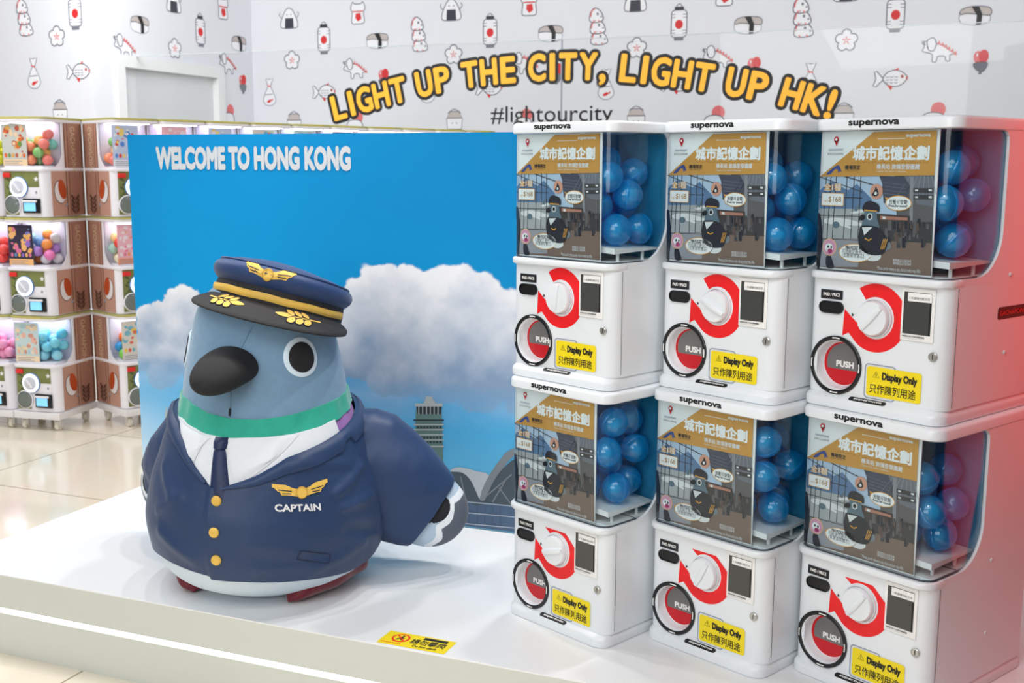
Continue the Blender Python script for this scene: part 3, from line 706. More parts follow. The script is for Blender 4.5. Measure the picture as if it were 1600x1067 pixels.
    dl_.grid(G, WHITE); dl_.add(G[0], [(0, 1, 2, 3, 4, 5)], WHITE); dl_.add(G[-1], [(5, 4, 3, 2, 1, 0)], WHITE)
    dl_.build('dial', root, (C_[0] - .001, FY, C_[1]))
    g = MB(); g.box(.2265, .2995, FY - .003, FY, .166, .2725, WHITE2, bv=.0012)
    pay = g.build('payment_panel', root)
    g = MB(); d = Draw(g, lambda a, b_, L: (a, FY - .0031 - .0004 * L, b_)); d.rect(.2315, .2925, .180, .265, INK, 1); d.rect(.2335, .2885, .181, .264, SCREEN, 2)
    g.build('screen', pay)
    g = MB(); d = Draw(g, lambda a, b_, L: (a, FY - .0040 - .0004 * L, b_)); d.rect(.2405, .2925, .2465, .264, WHITE2, 1)
    d.text('1.先選擇付款方式', .2445, .2885, .2505, .2558, INK, 2); g.build('instruction_label', pay)
    g = MB(); d = Draw(g, lambda a, b_, L: (a, FY - .0040 - .0004 * L, b_)); d.text('請選擇付款方式後再轉動轉盤', .232, .281, .1735, .1768, INK, 1, .01); d.rect(.232, .276, .1705, .1709, GREYP, 1); g.build('small_print', pay)
    g = MB(); M_ = Matrix.Translation((.3005, FY, .139)) @ MX
    g.lathe([(.0095, 0), (.0095, .003), (.0082, .0042), (.0078, .0032), (.0001, .0032)], SILVER, 24, M_); g.box(.2998, .3012, FY - .0038, FY - .0033, .134, .144, INK)
    g.build('key_lock', root)
    # prize tray: black ring, white cone, red and grey flap
    g = MB(); M_ = Matrix.Translation((cx, FY, cz)) @ MX
    g.lathe([(.0635, 0), (.0635, .003), (.062, .0042), (.056, .0042), (.0545, .003), (.0545, 0)], BLACK, 64, M_)
    for a in (0, 90, 180, 270):
        ds_ = [(math.cos(math.radians(a + k)) * .0592, math.sin(math.radians(a + k)) * .0592) for k in (-9, -4.5, 0, 4.5, 9)]
        Draw(g, lambda a_, b_, L: (cx + a_, FY - .0042 - .0004 * L, cz + b_)).stroke(ds_, .0026, WHITE2, 1)
    ring = g.build('tray_ring', root)
    g = MB(); g.lathe([(.0545, .002), (.0535, .001), (.0505, -.010), (.0485, -.024), (.0470, -.026)], WHITE, 56, M_); g.build('tray_rim', root)
    g = MB(); d = Draw(g, lambda a, b_, L: (cx + a, FY + .026 - .0004 * L, cz + b_))
    d.ell(0, 0, .0475, .0475, DISCR, 0, 48)
    d.fill([p for p in arc(0.0035, .001, .0435, -19, 199, 40)], DISCG, 1); d.text('PUSH', -.016, .028, -.008, .0065, WHITE2, 3, 0.05)
    g.build('flap', root)
    g = MB(); ol = rr(.1485, .222, .0325, .107, .009, .009, 6); oi = rr(.151, .2195, .035, .1045, .0075, .0075, 6); k = len(ol)
    g.add([(x, FY - .0008, z) for x, z in ol] + [(x, FY - .0008, z) for x, z in oi], [(i, (i + 1) % k, k + (i + 1) % k, k + i) for i in range(k)], GREYP); g.build('coin_return_frame', root)
    g = MB(); d = Draw(g, P)
    d.rrect(.1545, .2795, .039, .1015, .006, YEL, 3)
    d.stroke(arc(.1765, .0835, .0082, 90, 90 + 360, 3)[:3], .0012, INK, 4, True); d.rect(.1759, .1771, .0815, .0878, INK, 4); d.rect(.1759, .1771, .079, .0802, INK, 4)
    d.text('Display Only', .1905, .2705, .0715, .0925, INK, 4, 0.055); d.text('只作陳列用途', .1625, .2685, .0455, .0655, INK, 4, 0.008)
    g.build('notice_sticker', root)
    for x, s in ((MW, 1), (0, -1)):
        for y, z in ((.2475, .2935), (.245, .129)):
            g = MB(); g.lathe([(.0045, 0), (.0045, .002), (.003, .0032), (.0001, .0035)], mat('screw_cap', (205, 205, 205), .35), 14, Matrix.Translation((x, y, z)) @ Matrix.Rotation(PI / 2 * s, 4, 'Y')); g.build('screw_cap', root)
    return root, CLIPPED
proto, CLIPPED = make_machine()
PLACES = [('UL', -0.01218, 2.74450, -0.78767, 1, 8), ('UM', 0.33666, 2.60730, -0.82046, 1, -62), ('UR', 0.63691, 2.42343, -0.87535, 1, 42),
          ('LL', -0.01385, 2.72330, -0.80575, 0, 75), ('LM', 0.32220, 2.56928, -0.80742, 0, 28), ('LR', 0.63098, 2.40098, -0.87528, 0, 38)]
MLAB = {'UL': 'white capsule machine with blue balls, on top of the stack beside the blue board', 'LL': 'white capsule machine on the platform beside the blue board, under another one',
        'UM': 'white capsule machine on top of the middle stack of the three', 'LM': 'white capsule machine at the bottom of the middle stack of the three',
        'UR': 'white capsule machine with red lit side and black side badge, purple looking balls', 'LR': 'white capsule machine on the platform under the one with the black side badge'}
MACH = {}
for i, (k, x, y, a, up, dial) in enumerate(PLACES):
    o = proto if i == 0 else copy_tree(proto)
    o.location = (x, y, (MH + .0004) * up); o.rotation_euler = (0, 0, a); MACH[k] = o
    tag(o, MLAB[k], 'capsule machine', 'white capsule machines on the platform')
    for c in KIDS(o):
        if c.name.startswith('dial'): c.rotation_euler = (0, math.radians(dial), 0)
        if c.name.startswith('arrow') and not up: c.data = CLIPPED
g = MB(); d = Draw(g, lambda a, b_, L: (MW + .0005 * L, a, b_)); d.rrect(.2055, .335, .2005, .2265, .006, BLACK, 1)
d.text('GACHAPOINT', .2125, .327, .2085, .2185, mat('badge_red_letter', (226, 60, 60), .5), 2, 0.01); tag(g.build('side_badge', MACH['UR']), 'black side badge with red letters')

# ------------------------------------------------------------------ the printed cards in the windows
def make_card():
    g = MB(); X0, X1, Z0, Z1 = .0115, .2825, .2962, .5868; CY = .020
    g.box(X0, X1, CY, CY + .0018, Z0, Z1, WHITE2)
    d = Draw(g, lambda a, b_, L: (a, CY - .00022 * L, b_))
    def q(X, Y):
        v = (Y - 50) / 950
        for _ in range(4):
            l_, r_ = 45 - 40 * v, 825 - 55 * v; u = (X - l_) / (r_ - l_); t_, b_ = 45 + 10 * u, 965 + 65 * u; v = (Y - t_) / (b_ - t_)
        return X0 + u * (X1 - X0), Z1 - v * (Z1 - Z0)
    Q = lambda *p: [q(*x) for x in p]
    C = lambda n_, rgb: mat('card_' + n_, rgb, 0.4)
    OC, DK, SKYC, MTN, TAR = C('ochre', (201, 146, 66)), C('dark', (62, 58, 58)), C('sky', (176, 196, 216)), C('mountain', (92, 122, 158)), C('tarmac', (168, 170, 170))
    BR, MIDC, PALE, OR, NAVY = C('floor', (122, 100, 88)), C('hall', (96, 92, 92)), C('pale', (222, 222, 220)), C('orange', (224, 160, 60)), C('navy', (58, 76, 140))
    PIN, SK, TEAL, COAT = C('pin', (206, 30, 46)), C('peach', (208, 150, 126)), C('feather', (92, 112, 124)), C('coat', (34, 34, 44))
    # the hall
    d.fill(Q((33, 340), (790, 352), (768, 1018), (8, 955)), MIDC, 1)
    d.fill(Q((33, 340), (540, 348), (560, 770), (18, 760)), SKYC, 2)
    d.fill(Q((30, 470), (30, 440), (70, 400), (120, 380), (170, 410), (230, 440), (290, 400), (350, 460), (390, 500), (390, 580), (28, 560)), MTN, 3)
    d.fill(Q((28, 560), (420, 570), (440, 770), (18, 760)), TAR, 4)
    d.fill(spline(Q((60, 640), (110, 625), (200, 630), (300, 655), (330, 680), (200, 675), (90, 665)), 4), PALE, 5)
    d.fill(Q((170, 655), (260, 690), (250, 700), (140, 665)), PALE, 6); d.ell(*q(148, 672), .009, .007, TEAL, 7)
    d.fill(Q((245, 590), (330, 570), (335, 590), (262, 603)), PALE, 5); d.fill(Q((270, 575), (300, 535), (312, 540), (292, 585)), TEAL, 6)
    d.fill(Q((440, 350), (600, 360), (640, 420), (610, 560), (470, 530), (460, 400)), C('board', (70, 72, 86)), 5)
    for k in range(6): d.stroke(Q((475, 395 + 24 * k), (615, 415 + 24 * k)), .0012, C('boardline', (104, 108, 124)), 6)
    d.fill(Q((600, 352), (790, 355), (785, 560), (680, 540), (640, 420)), C('ceiling', (110, 112, 120)), 4)
    for k in range(7): d.stroke(Q((640 + 22 * k, 356), (560 + 40 * k, 480)), .0010, C('rib', (150, 152, 158)), 5)
    for y in (450, 495): d.fill(Q((660, y - 15), (785, y - 12), (783, y + 18), (660, y + 15)), DK, 7); d.fill(Q((672, y - 6), (690, y - 5), (690, y + 6), (672, y + 5)), PALE, 8); d.fill(Q((755, y - 6), (775, y - 5), (775, y + 8), (755, y + 7)), PALE, 8)
    d.fill(Q((640, 360), (662, 360), (655, 780), (632, 780)), C('column', (138, 138, 142)), 6)
    d.fill(Q((425, 600), (640, 620), (640, 680), (430, 670)), C('shop', (64, 54, 52)), 7); d.fill(Q((450, 615), (625, 630), (625, 648), (450, 640)), C('shopsign', (176, 120, 100)), 8); d.fill(Q((465, 620), (485, 622), (485, 640), (465, 638)), PALE, 9)
    d.fill(Q((430, 670), (780, 660), (775, 800), (440, 780)), DK, 6)
    d.fill(Q((440, 775), (776, 800), (768, 1018), (8, 955), (30, 760)), BR, 5); d.fill(Q((18, 760), (330, 770), (300, 960), (8, 955)), C('floorpale', (150, 150, 156)), 6)
    rnd = random.Random(3)
    for k in range(60):
        x, y = rnd.uniform(480, 760), rnd.uniform(660, 800); hh = rnd.uniform(30, 80); w_ = hh * .16
        d.fill(Q((x - w_, y + hh * .5), (x + w_, y + hh * .5), (x + w_ * .8, y - hh * .4), (x - w_ * .8, y - hh * .4)), rnd.choice([DK, COAT, C('crowd', (92, 74, 66)), C('crowdb', (60, 64, 74)), MIDC]), 8 + k * .02)
    for x0_, x1_ in ((60, 40), (92, 75), (130, 112), (205, 190), (255, 240), (300, 290)): d.stroke(Q((x0_ + 20, 345), (x1_ + 10, 765)), .0016, DK, 8)
    for y in (345, 480, 605, 765): d.stroke(Q((28, y), (330, y + (14 if y != 345 else 110))), .0014, DK, 8)
    d.stroke(Q((200, 345), (470, 430)), .002, DK, 8)
    # ochre header with a white corner
    d.fill(Q((33, 345), (792, 355), (806, 62), (405, 60)), OC, 10)
    for k in range(5): d.stroke(Q((420 + 60 * k, 110 + 20 * (k % 2)), (400 + 70 * k, 340)), .0008, C('ochredark', (184, 128, 52)), 11)
    d.stroke(Q((430, 105), (610, 108)), .0012, PALE, 11)
    a, b_ = q(615, 104); a1_, b1_ = q(770, 84); d.text('supernova', a, a1_, b_ - .001, b1_, PALE, 11, .04)
    a, b_ = q(262, 243); a1_, b1_ = q(765, 158); d.text('城市記憶企劃', a, a1_, b_, b1_, WHITE2, 12, 0.042, n=10)
    a, b_ = q(255, 262); a1_, b1_ = q(760, 248)
    for k in range(26):
        t = a + (a1_ - a) * k / 26; d.stroke([(t, b_ + .0015 * (k % 3)), (t + .004, b_ + .003 - .0012 * (k % 2))], .0009, C('script', (140, 92, 40)), 11)
    a, b_ = q(425, 305); a1_, b1_ = q(703, 278); d.text('機長站 旅鴿登發圖藏', a, a1_, b_, b1_, PALE, 12, .02)
    a, b_ = q(425, 328); a1_, b1_ = q(615, 318); d.text('Captain City Series Collection', a, a1_, b_, b1_, PALE, 12)
    a, b_ = q(210, 302); a1_, b1_ = q(318, 275); d.text('機場限定', a, a1_, b_, b1_, COAT, 12, .02); a, b_ = q(212, 314); a1_, b1_ = q(305, 307); d.text('Airport Exclusive', a, a1_, b_, b1_, COAT, 12)
    d.fill(spline(Q((80, 330), (112, 300), (150, 275), (172, 275), (182, 300), (192, 318), (178, 312), (165, 325), (160, 300), (140, 300), (112, 328)), 3), NAVY, 12)
    a, b_ = q(150, 100); d.ell(a, b_, .0058, .0062, PIN, 11); d.fill(Q((135, 106), (165, 106), (150, 145)), PIN, 11); d.ell(a, b_, .0026, .0028, WHITE2, 12)
    a, b_ = q(95, 173); a1_, b1_ = q(198, 162); d.text('GACHAPOINT', a, a1_, b_, b1_, GREYP, 11, .03); a, b_ = q(90, 200); a1_, b1_ = q(198, 190); d.text('EXCLUSIVE', a, a1_, b_, b1_, MIDC, 11)
    # price
    a, b_ = q(62, 440); a1_, b1_ = q(188, 392)
    for m_, bo, L in ((OR, .07, 10), (PALE, .0, 12)): d.text('全1種', a, a1_, b_, b1_, m_, L, bo)
    a, b_ = q(45, 540); a1_, b1_ = q(206, 460); d.rrect(a, a1_, b_, b1_, .003, OR, 10); d.rrect(a + .0014, a1_ - .0014, b_ + .0014, b1_ - .0014, .002, WHITE2, 11)
    a, b_ = q(97, 520); a1_, b1_ = q(187, 482); d.text('$168', a, a1_, b_, b1_, C('priceink', (176, 136, 78)), 12, .01); a, b_ = q(65, 515); a1_, b1_ = q(95, 502); d.text('HKD', a, a1_, b_, b1_, OR, 12)
    # round pictures and speech bubbles
    a, b_ = q(424, 453); d.ell(a, b_, .0148, .0155, SK, 10); d.fill(spline(Q((395, 475), (415, 440), (420, 420), (432, 440), (440, 470), (420, 485)), 3), COAT, 11); d.ell(*q(420, 465), .0032, .0034, PALE, 12)
    def bubble(x, y, rx, ry, tail):
        a, b_ = q(x, y); d.fill(Q(*tail), OR, 10); d.ell(a, b_, rx, ry, OR, 10.5); d.ell(a, b_, rx - .0016, ry - .0016, WHITE2, 11)
    bubble(568, 533, .0295, .0155, ((480, 490), (500, 530), (520, 505))); a, b_ = q(508, 538); a1_, b1_ = q(630, 512); d.text('按壓可發聲!', a, a1_, b_, b1_, INK, 12, .005); a, b_ = q(505, 556); a1_, b1_ = q(625, 545); d.text('Press for sound!', a, a1_, b_, b1_, INK, 12, .03)
    bubble(283, 865, .0395, .0195, ((165, 835), (190, 850), (200, 825))); a, b_ = q(193, 868); a1_, b1_ = q(378, 845); d.text('可收納交通卡/小物', a, a1_, b_, b1_, INK, 12); a, b_ = q(195, 895); a1_, b1_ = q(345, 873); d.text('(支援音效雙芯)', a, a1_, b_, b1_, INK, 12); a, b_ = q(218, 838); a1_, b1_ = q(355, 823); d.text('MINI POCKET INSIDE!', a, a1_, b_, b1_, INK, 12, .04)
    a, b_ = q(105, 823); d.ell(a, b_, .0175, .0185, C('pinkring', (232, 190, 130)), 10); d.ell(a, b_, .0158, .0168, C('pinkpic', (214, 150, 176)), 11); d.ell(a - .001, b_ - .001, .010, .009, WHITE2, 12); d.ell(a + .002, b_ - .008, .006, .005, C('magenta', (170, 50, 100)), 13); d.ell(a - .003, b_ + .001, .0022, .003, INK, 13); d.ell(a + .005, b_, .0022, .003, INK, 13)
    d.fill(spline(Q((20, 600), (40, 610), (50, 700), (55, 800), (40, 900), (35, 960), (12, 950), (18, 760)), 3), COAT, 9)
    d.fill(spline(Q((80, 890), (110, 880), (130, 930), (135, 965), (85, 962)), 3), COAT, 9)
    # the uniformed pigeon in the hall
    d.fill(spline(Q((335, 640), (345, 590), (375, 575), (420, 585), (430, 640), (440, 700), (330, 710)), 4), TEAL, 10)
    d.fill(spline(Q((310, 720), (330, 680), (430, 690), (480, 740), (500, 800), (470, 870), (400, 880), (330, 850), (305, 790)), 4), COAT, 11)
    d.fill(Q((330, 690), (400, 690), (345, 745)), PALE, 12); d.ell(*q(400, 885), .02, .011, PALE, 10.5); d.fill(spline(Q((470, 850), (510, 790), (522, 830), (490, 850)), 3), C('winggrey', (120, 126, 132)), 10.8)
    d.fill(spline(Q((335, 580), (345, 530), (385, 515), (440, 540), (442, 590), (400, 575)), 4), COAT, 12); d.fill(Q((345, 572), (430, 580), (430, 588), (345, 580)), OR, 13)
    d.fill(spline(Q((305, 630), (330, 605), (350, 615), (345, 640), (320, 645)), 3), INK, 12); d.ell(*q(381, 620), .0065, .0072, PALE, 12); d.ell(*q(381, 620), .0042, .0048, INK, 13)
    for p in (((350, 765), (375, 780), (395, 768)),): d.stroke(Q(*p), .0025, OR, 13)
    for k in range(3): d.stroke(Q((455 + 10 * k, 840), (475 + 12 * k, 770)), .0016, OR, 13)
    for y in (918, 938): a, b_ = q(535, y + 5); a1_, b1_ = q(650, y - 6); d.text('實際產品以包裝為準', a, a1_, b_, b1_, PALE, 12)
    a, b_ = q(430, 985); a1_, b1_ = q(710, 975); d.text('*Photos are for reference only. Actual product may differ.', a, a1_, b_, b1_, PALE, 12)
    return g.build('display_card')
card = make_card()
NTH = {'UL': 'upper window beside the blue board', 'LL': 'lower window beside the blue board', 'UM': 'upper window of the middle stack', 'LM': 'lower window of the middle stack', 'UR': 'upper window by the red lit side', 'LR': 'lower window by the red lit side'}
for i, (k, x, y, a, up, dial) in enumerate(PLACES):
    o = card if i == 0 else card.copy()
    if i: COL.objects.link(o)
    o.location = (x, y, (MH + .0004) * up); o.rotation_euler = (0, 0, a)
    tag(o, 'ochre printed card with airport picture in the ' + NTH[k], 'printed card', 'printed cards in the machine windows')

# ------------------------------------------------------------------ the blue capsules
CAPM = clear_mat('blue_capsule', (0.38, 0.88, 1.0), 0.95, 0.05, 1.6, (24, 190, 255), 0.5)
CAPIN = mat('capsule_contents', (150, 196, 214), 0.5)
def make_capsule(r):
    g = MB(); g.sphere((0, 0, 0), r, CAPM, 28, 16)
    g.lathe([(r * 1.0, -.004), (r * 1.035, -.0022), (r * 1.035, .0022), (r * 1.0, .004)], CAPM, 32)
    o = g.build('capsule'); h = MB(); h.sphere((0, 0, -r * .15), (r * .55, r * .38, r * .5), CAPIN, 12, 8)
    h.build('toy_packet', o); return o
def heap(n, x0, x1, y0, y1, zf, r, seed, tries=420, zmax=9):
    rnd = random.Random(seed); P = []
    for _ in range(n):
        best = None
        for _ in range(tries):
            x, y = rnd.uniform(x0 + r, x1 - r), rnd.uniform(y0 + r, y1 - r); z = (zf(x) if callable(zf) else zf) + r
            for a, b, c in P:
                dd = (x - a) ** 2 + (y - b) ** 2
                if dd < 4 * r * r: z = max(z, c + math.sqrt(4 * r * r - dd))
            if best is None or z < best[2]: best = (x, y, z)
        if best[2] + r < zmax: P.append(best)
    return P
cap0 = make_capsule(.0355); first = True
CNT = {'UL': 34, 'UM': 31, 'UR': 34, 'LL': 33, 'LM': 35, 'LR': 33}
for si, (k, x, y, a, up, dial) in enumerate(PLACES):
    Mx = Matrix.Translation((x, y, (MH + .0004) * up)) @ Matrix.Rotation(a, 4, 'Z'); rnd = random.Random(si)
    for (px_, py_, pz_) in heap(CNT[k], .014, .316, .026, .2038, lambda x: .3405 + .012 * math.cos(PI * .9 * (x - .016) / .296), .0360, 40 + si, 2500, .565):
        o = cap0 if first else copy_tree(cap0); first = False
        o.location = Mx @ Vector((px_, py_, pz_)); o.rotation_euler = (rnd.uniform(0, 6), rnd.uniform(0, 6), rnd.uniform(0, 6))
        tag(o, 'clear blue capsule ball in the heap behind the ' + NTH[k], 'capsule', 'blue capsules behind the ' + NTH[k])
# ------------------------------------------------------------------ the plush pigeon captain
AX = onz(424, 898, 0); PR = math.radians(-12.4)
pl = empty('pigeon_plush', AX + Vector((0, 0, .0025)), PR); tag(pl, 'big stuffed grey blue pigeon in a navy captain uniform and cap on the platform', 'plush toy')
PROF = [(0, .0), (0, .12), (.004, .17), (.03, .235), (.07, .28), (.12, .303), (.18, .314), (.25, .310), (.32, .292), (.40, .262), (.47, .231), (.506, .2205), (.577, .209), (.646, .195), (.716, .181), (.76, .163), (.80, .13), (.83, .07), (.84, 0)]
_pz = [p[0] for p in PROF[2:]]; _pr = [p[1] for p in PROF[2:]]
def _cr(z):
    """Catmull-Rom body radius at height z"""
    if z <= _pz[0]: return _pr[0]
    for i in range(len(_pz) - 1):
        if z <= _pz[i + 1]:
            t = (z - _pz[i]) / (_pz[i + 1] - _pz[i]); h = _pz[i + 1] - _pz[i]
            m0 = (_pr[i + 1] - _pr[i - 1]) / (_pz[i + 1] - _pz[i - 1]) * h if i else (_pr[1] - _pr[0])
            m1 = (_pr[i + 2] - _pr[i]) / (_pz[i + 2] - _pz[i]) * h if i + 2 < len(_pz) else (_pr[-1] - _pr[-2])
            return (2 * t ** 3 - 3 * t * t + 1) * _pr[i] + (t ** 3 - 2 * t * t + t) * m0 + (-2 * t ** 3 + 3 * t * t) * _pr[i + 1] + (t ** 3 - t * t) * m1
    return 0
_tab = [_cr(.84 * i / 1200) for i in range(1201)]
def RB(z):
    k = max(0, min(1199.999, z / .84 * 1200)); i = int(k); return max(0, _tab[i] + (_tab[i + 1] - _tab[i]) * (k - i))
def cyl(phi, z, r): t = math.radians(phi); return (r * math.sin(t), -r * math.cos(t), z)
def li_(tab, x):
    if x <= tab[0][0]: return tab[0][1]
    for (a, b), (c, d) in zip(tab, tab[1:]):
        if x <= c:
            t = (x - a) / (c - a); t = t * t * (3 - 2 * t) if len(tab) > 99 else t; return b + (d - b) * t
    return tab[-1][1]
def wrap(phi): return (phi + 180) % 360 - 180
HEADC = mat('plush_blue_grey', (116, 150, 178), 0.85, bump=.25, bscale=60, sheen=.35, var=.10); BELLY = mat('plush_pale_blue', (206, 222, 234), 0.85, bump=.2, bscale=90, sheen=.2)
GREEN = mat('plush_green', (34, 166, 142), 0.75, bump=.35, bscale=70, sheen=.5, var=.12); PURP = mat('plush_purple', (158, 112, 178), 0.8, sheen=.2)
NAVYF = mat('navy_cloth', (30, 56, 96), 0.5, bump=.45, bscale=20, sheen=.08); NAVYD = mat('navy_tie_cloth', (20, 40, 80), 0.5, bump=.15, bscale=200)
SHIRT = mat('white_shirt_cloth', (226, 231, 236), 0.7, bump=.15, bscale=30); BLKF = mat('black_plush', (26, 26, 29), 0.8, bump=.2, bscale=120); GOLD = mat('gold_felt', (228, 186, 84), 0.6, bump=.2, bscale=150); MAROON = mat('maroon_velvet', (112, 14, 34), 0.6, sheen=.5, bump=.15, bscale=80)
WGR, WWH, WLB = mat('wing_grey', (88, 94, 106), .8, sheen=.2), mat('wing_white', (232, 236, 240), .8), mat('wing_light_blue', (178, 198, 216), .8)
STITCH = mat('stitch_dark', (30, 40, 66), .8)
BT_T = [(-180, .53), (-110, .53), (-41, .523), (-17, .503), (0, .493), (18, .491), (34, .494), (62, .508), (110, .527), (180, .53)]
BT_B = [(-180, .49), (-110, .485), (-37, .468), (-19, .452), (-2, .443), (19, .445), (33, .446), (53, .453), (71, .463), (110, .487), (180, .49)]
# body: one skin from the belly to the crown of the head
b = MB(); NP = 120; zs = [0, .0005, .004, .012, .022] + [.035 + (.84 - .035) * i / 84 for i in range(84)] + [.838]
rows = []
for i, z in enumerate(zs):
    r = .001 if i == 0 else (.17 if i == 1 else RB(z))
    rows.append([cyl(360 * j / NP, z, max(r, .001)) for j in range(NP)])
b.grid(rows, HEADC, wrap=True, fm=lambda i, j: BELLY if zs[i] < .40 else (PURP if (zs[i] < .486 and 50 < (360 * j / NP + 5) % 360 < 310) else HEADC), flip=True)
b.build('body', pl)
def patch(name, top, bot, off, m, parent=pl, p0=-180, p1=180, n=120, nz=10, thick=.008, mb=None, fm=None):
    """a garment strip between two height lines, standing off the body"""
    g = mb or MB(); full = p1 - p0 >= 360; G = []
    cols = [p0 + (p1 - p0) * j / n for j in range(n if full else n + 1)]
    def rad(phi, z): return RB(z) + (off(phi, z) if callable(off) else off)
    def T(p): return top(p) if callable(top) else li_(top, p)
    def B_(p): return bot(p) if callable(bot) else li_(bot, p)
    G.append([cyl(p, B_(p), rad(p, B_(p)) - thick) for p in cols])
    for i in range(nz + 1): G.append([cyl(p, B_(p) + (T(p) - B_(p)) * i / nz, rad(p, B_(p) + (T(p) - B_(p)) * i / nz)) for p in cols])
    G.append([cyl(p, T(p), rad(p, T(p)) - thick) for p in cols])
    g.grid(G, m, wrap=full, flip=True, fm=fm)
    if not full:
        for k in (0, -1): g.add([r[k] for r in G], [tuple(range(len(G)))], m)
    return g if mb else g.build(name, parent)
patch('neck_band', BT_T, BT_B, lambda p, z: .004 + .002 * math.sin(p * .35), GREEN)
patch('shirt', lambda p: li_(BT_B, p) + .004, lambda p: .28, .006, SHIRT, p0=-75, p1=72, n=60, nz=10)
# shirt collar flaps
def P_body(off, phi0, z0): return lambda a, bb_, L: cyl(phi0 + math.degrees(a / RB(z0)), z0 + bb_, RB(z0 + bb_) + off + .0008 * L)
def spatch(name, pts, off, m, parent, th=.004, n=10):
    """small cloth panel given by its corner points (phi, z): a grid stretched over four corners"""
    (a, b_, c, d) = pts; g = MB(); G = []
    for i in range(n + 1):
        s = i / n; l = (a[0] + (d[0] - a[0]) * s, a[1] + (d[1] - a[1]) * s); r = (b_[0] + (c[0] - b_[0]) * s, b_[1] + (c[1] - b_[1]) * s); R_ = []
        for j in range(n + 1):
            t = j / n; p, z = l[0] + (r[0] - l[0]) * t, l[1] + (r[1] - l[1]) * t; e = min(s, 1 - s, t, 1 - t) * n
            R_.append(cyl(p, z, RB(z) + off + (th if e >= 1 else 0)))
        G.append(R_)
    g.grid(G, m); return g.build(name, parent)
sh = [o for o in bpy.data.objects if o.name == 'shirt'][0]
spatch('collar_flap', [(-41, .468), (-9, .446), (-13, .428), (-18, .366)], .008, SHIRT, sh)
spatch('collar_flap', [(1, .446), (44, .452), (30, .402), (9.5, .334)], .008, SHIRT, sh)
# tie
g = MB(); G = []
for i, (z, w, o_) in enumerate([(.30, .026, .004), (.33, .026, .006), (.36, .023, .010), (.39, .020, .012), (.415, .017, .012), (.421, .014, .010), (.424, .018, .013), (.436, .020, .016), (.447, .018, .013), (.450, .016, .006)]):
    R_ = RB(z) + .008
    ph0 = -1.5 + (4.0 if z < .42 else 0) * (.42 - z) / .12
    G.append([cyl(ph0 + math.degrees(w * s / R_), z, R_ + o_ * (1 - abs(s) ** 3)) for s in (-1, -.8, -.4, 0, .4, .8, 1)])
g.grid(G, NAVYD, flip=True); g.build('tie', pl)
# jacket
NECK = [(-180, .505), (-110, .500), (-70, .492), (-52, .478), (-40, .463), (-27, .426), (-14.6, .374), (-6, .342), (-3, .331), (2, .331), (9, .343), (19, .360), (35, .399), (55, .420), (81, .447), (100, .466), (120, .484), (180, .505)]
HEM = [(-180, .09), (-90, .115), (-60, .118), (-38, .122), (-24, .116), (-6, .104), (-4.6, .102), (-4.4, .096), (12, .095), (30, .087), (68, .074), (110, .072), (180, .09)]
FOLDS = [(58, .30, 78, .345, .006, .012), (60, .26, 80, .262, .006, .012), (45, .11, 72, .15, .005, .016), (-12, .15, -32, .20, .005, .018), (20, .13, 48, .125, .004, .016), (-40, .36, -26, .30, .005, .016), (62, .20, 84, .17, -.006, .014), (-20, .30, -36, .25, .004, .014), (40, .385, 70, .36, .004, .014), (15, .20, 40, .165, .003, .02)]
def fold(p, z):
    t = 0
    for a, b_, c, d, amp, w in FOLDS:
        x, y, x0, y0, x1, y1 = p * .005, z, a * .005, b_, c * .005, d; dx, dy = x1 - x0, y1 - y0
        s = max(0, min(1, ((x - x0) * dx + (y - y0) * dy) / (dx * dx + dy * dy))); q = ((x - x0 - dx * s) ** 2 + (y - y0 - dy * s) ** 2) / (w * w)
        if q < 9: t += 1.5 * amp * math.exp(-q)
    return t
def joff(p, z):
    o = .013 + .010 * max(0, (z - .36) / .12) + .0035 * math.sin(z * 55 + p * .06) * min(1, max(0, (.45 - z) / .2)) * .35 + fold(p, z)
    o += .006 * max(0, 1 - z / .14) * math.sin(p * .11 + 1)
    if p < -4.5: o -= .005
    return max(o, .007)
jk = patch('jacket', NECK, HEM, joff, NAVYF, n=300, nz=48, thick=.014)
def RJ(p, z): return RB(z) + joff(p, z)
# lapels: a turned strip along the neckline, tapering to the button
for name, pa, pb, w in (('lapel', 3, 128, .046), ('lapel', -6, -128, .040)):
    G = []; N = 48
    for i in range(N + 1):
        p = pa + (pb - pa) * i / N; s = i / N; zt = li_(NECK, p) + .002; ww = w * min(1, .12 + s * 3.2)
        if name == 'lapel' and 70 < abs(p) < 77: ww *= .55
        row = []
        for k in range(7):
            z = zt - ww * k / 6; e = .004 + .005 * math.sin(PI * min(1, (k + .6) / 6.6)); row.append(cyl(p, z, RJ(p, z) + (e if 0 < k < 6 else -.004 if k == 6 else -.002)))
        G.append(row)
    g = MB(); g.grid(G, NAVYF, flip=(pb < 0)); g.build(name, jk)
g = MB()                                                            # front edge and sewn pocket line
dj = lambda phi0, z0, tilt=0: (lambda a, b_, L: (lambda p, z: cyl(p, z, RJ(p, z) + .0012 + .0007 * L))(phi0 + math.degrees((a * math.cos(tilt) - b_ * math.sin(tilt)) / RJ(phi0, z0)), z0 + a * math.sin(tilt) + b_ * math.cos(tilt)))
d = Draw(g, dj(44.5, .1495, -.30)); pk = [(-.043, .012), (.044, .010), (.040, -.012), (-.046, -.012)]
seg = []
for i in range(4):
    for k in range(8): t = k / 8; seg.append((pk[i][0] + (pk[(i + 1) % 4][0] - pk[i][0]) * t, pk[i][1] + (pk[(i + 1) % 4][1] - pk[i][1]) * t))
d.stroke(seg, .0022, STITCH, 1, True); g.build('pocket_outline', jk)
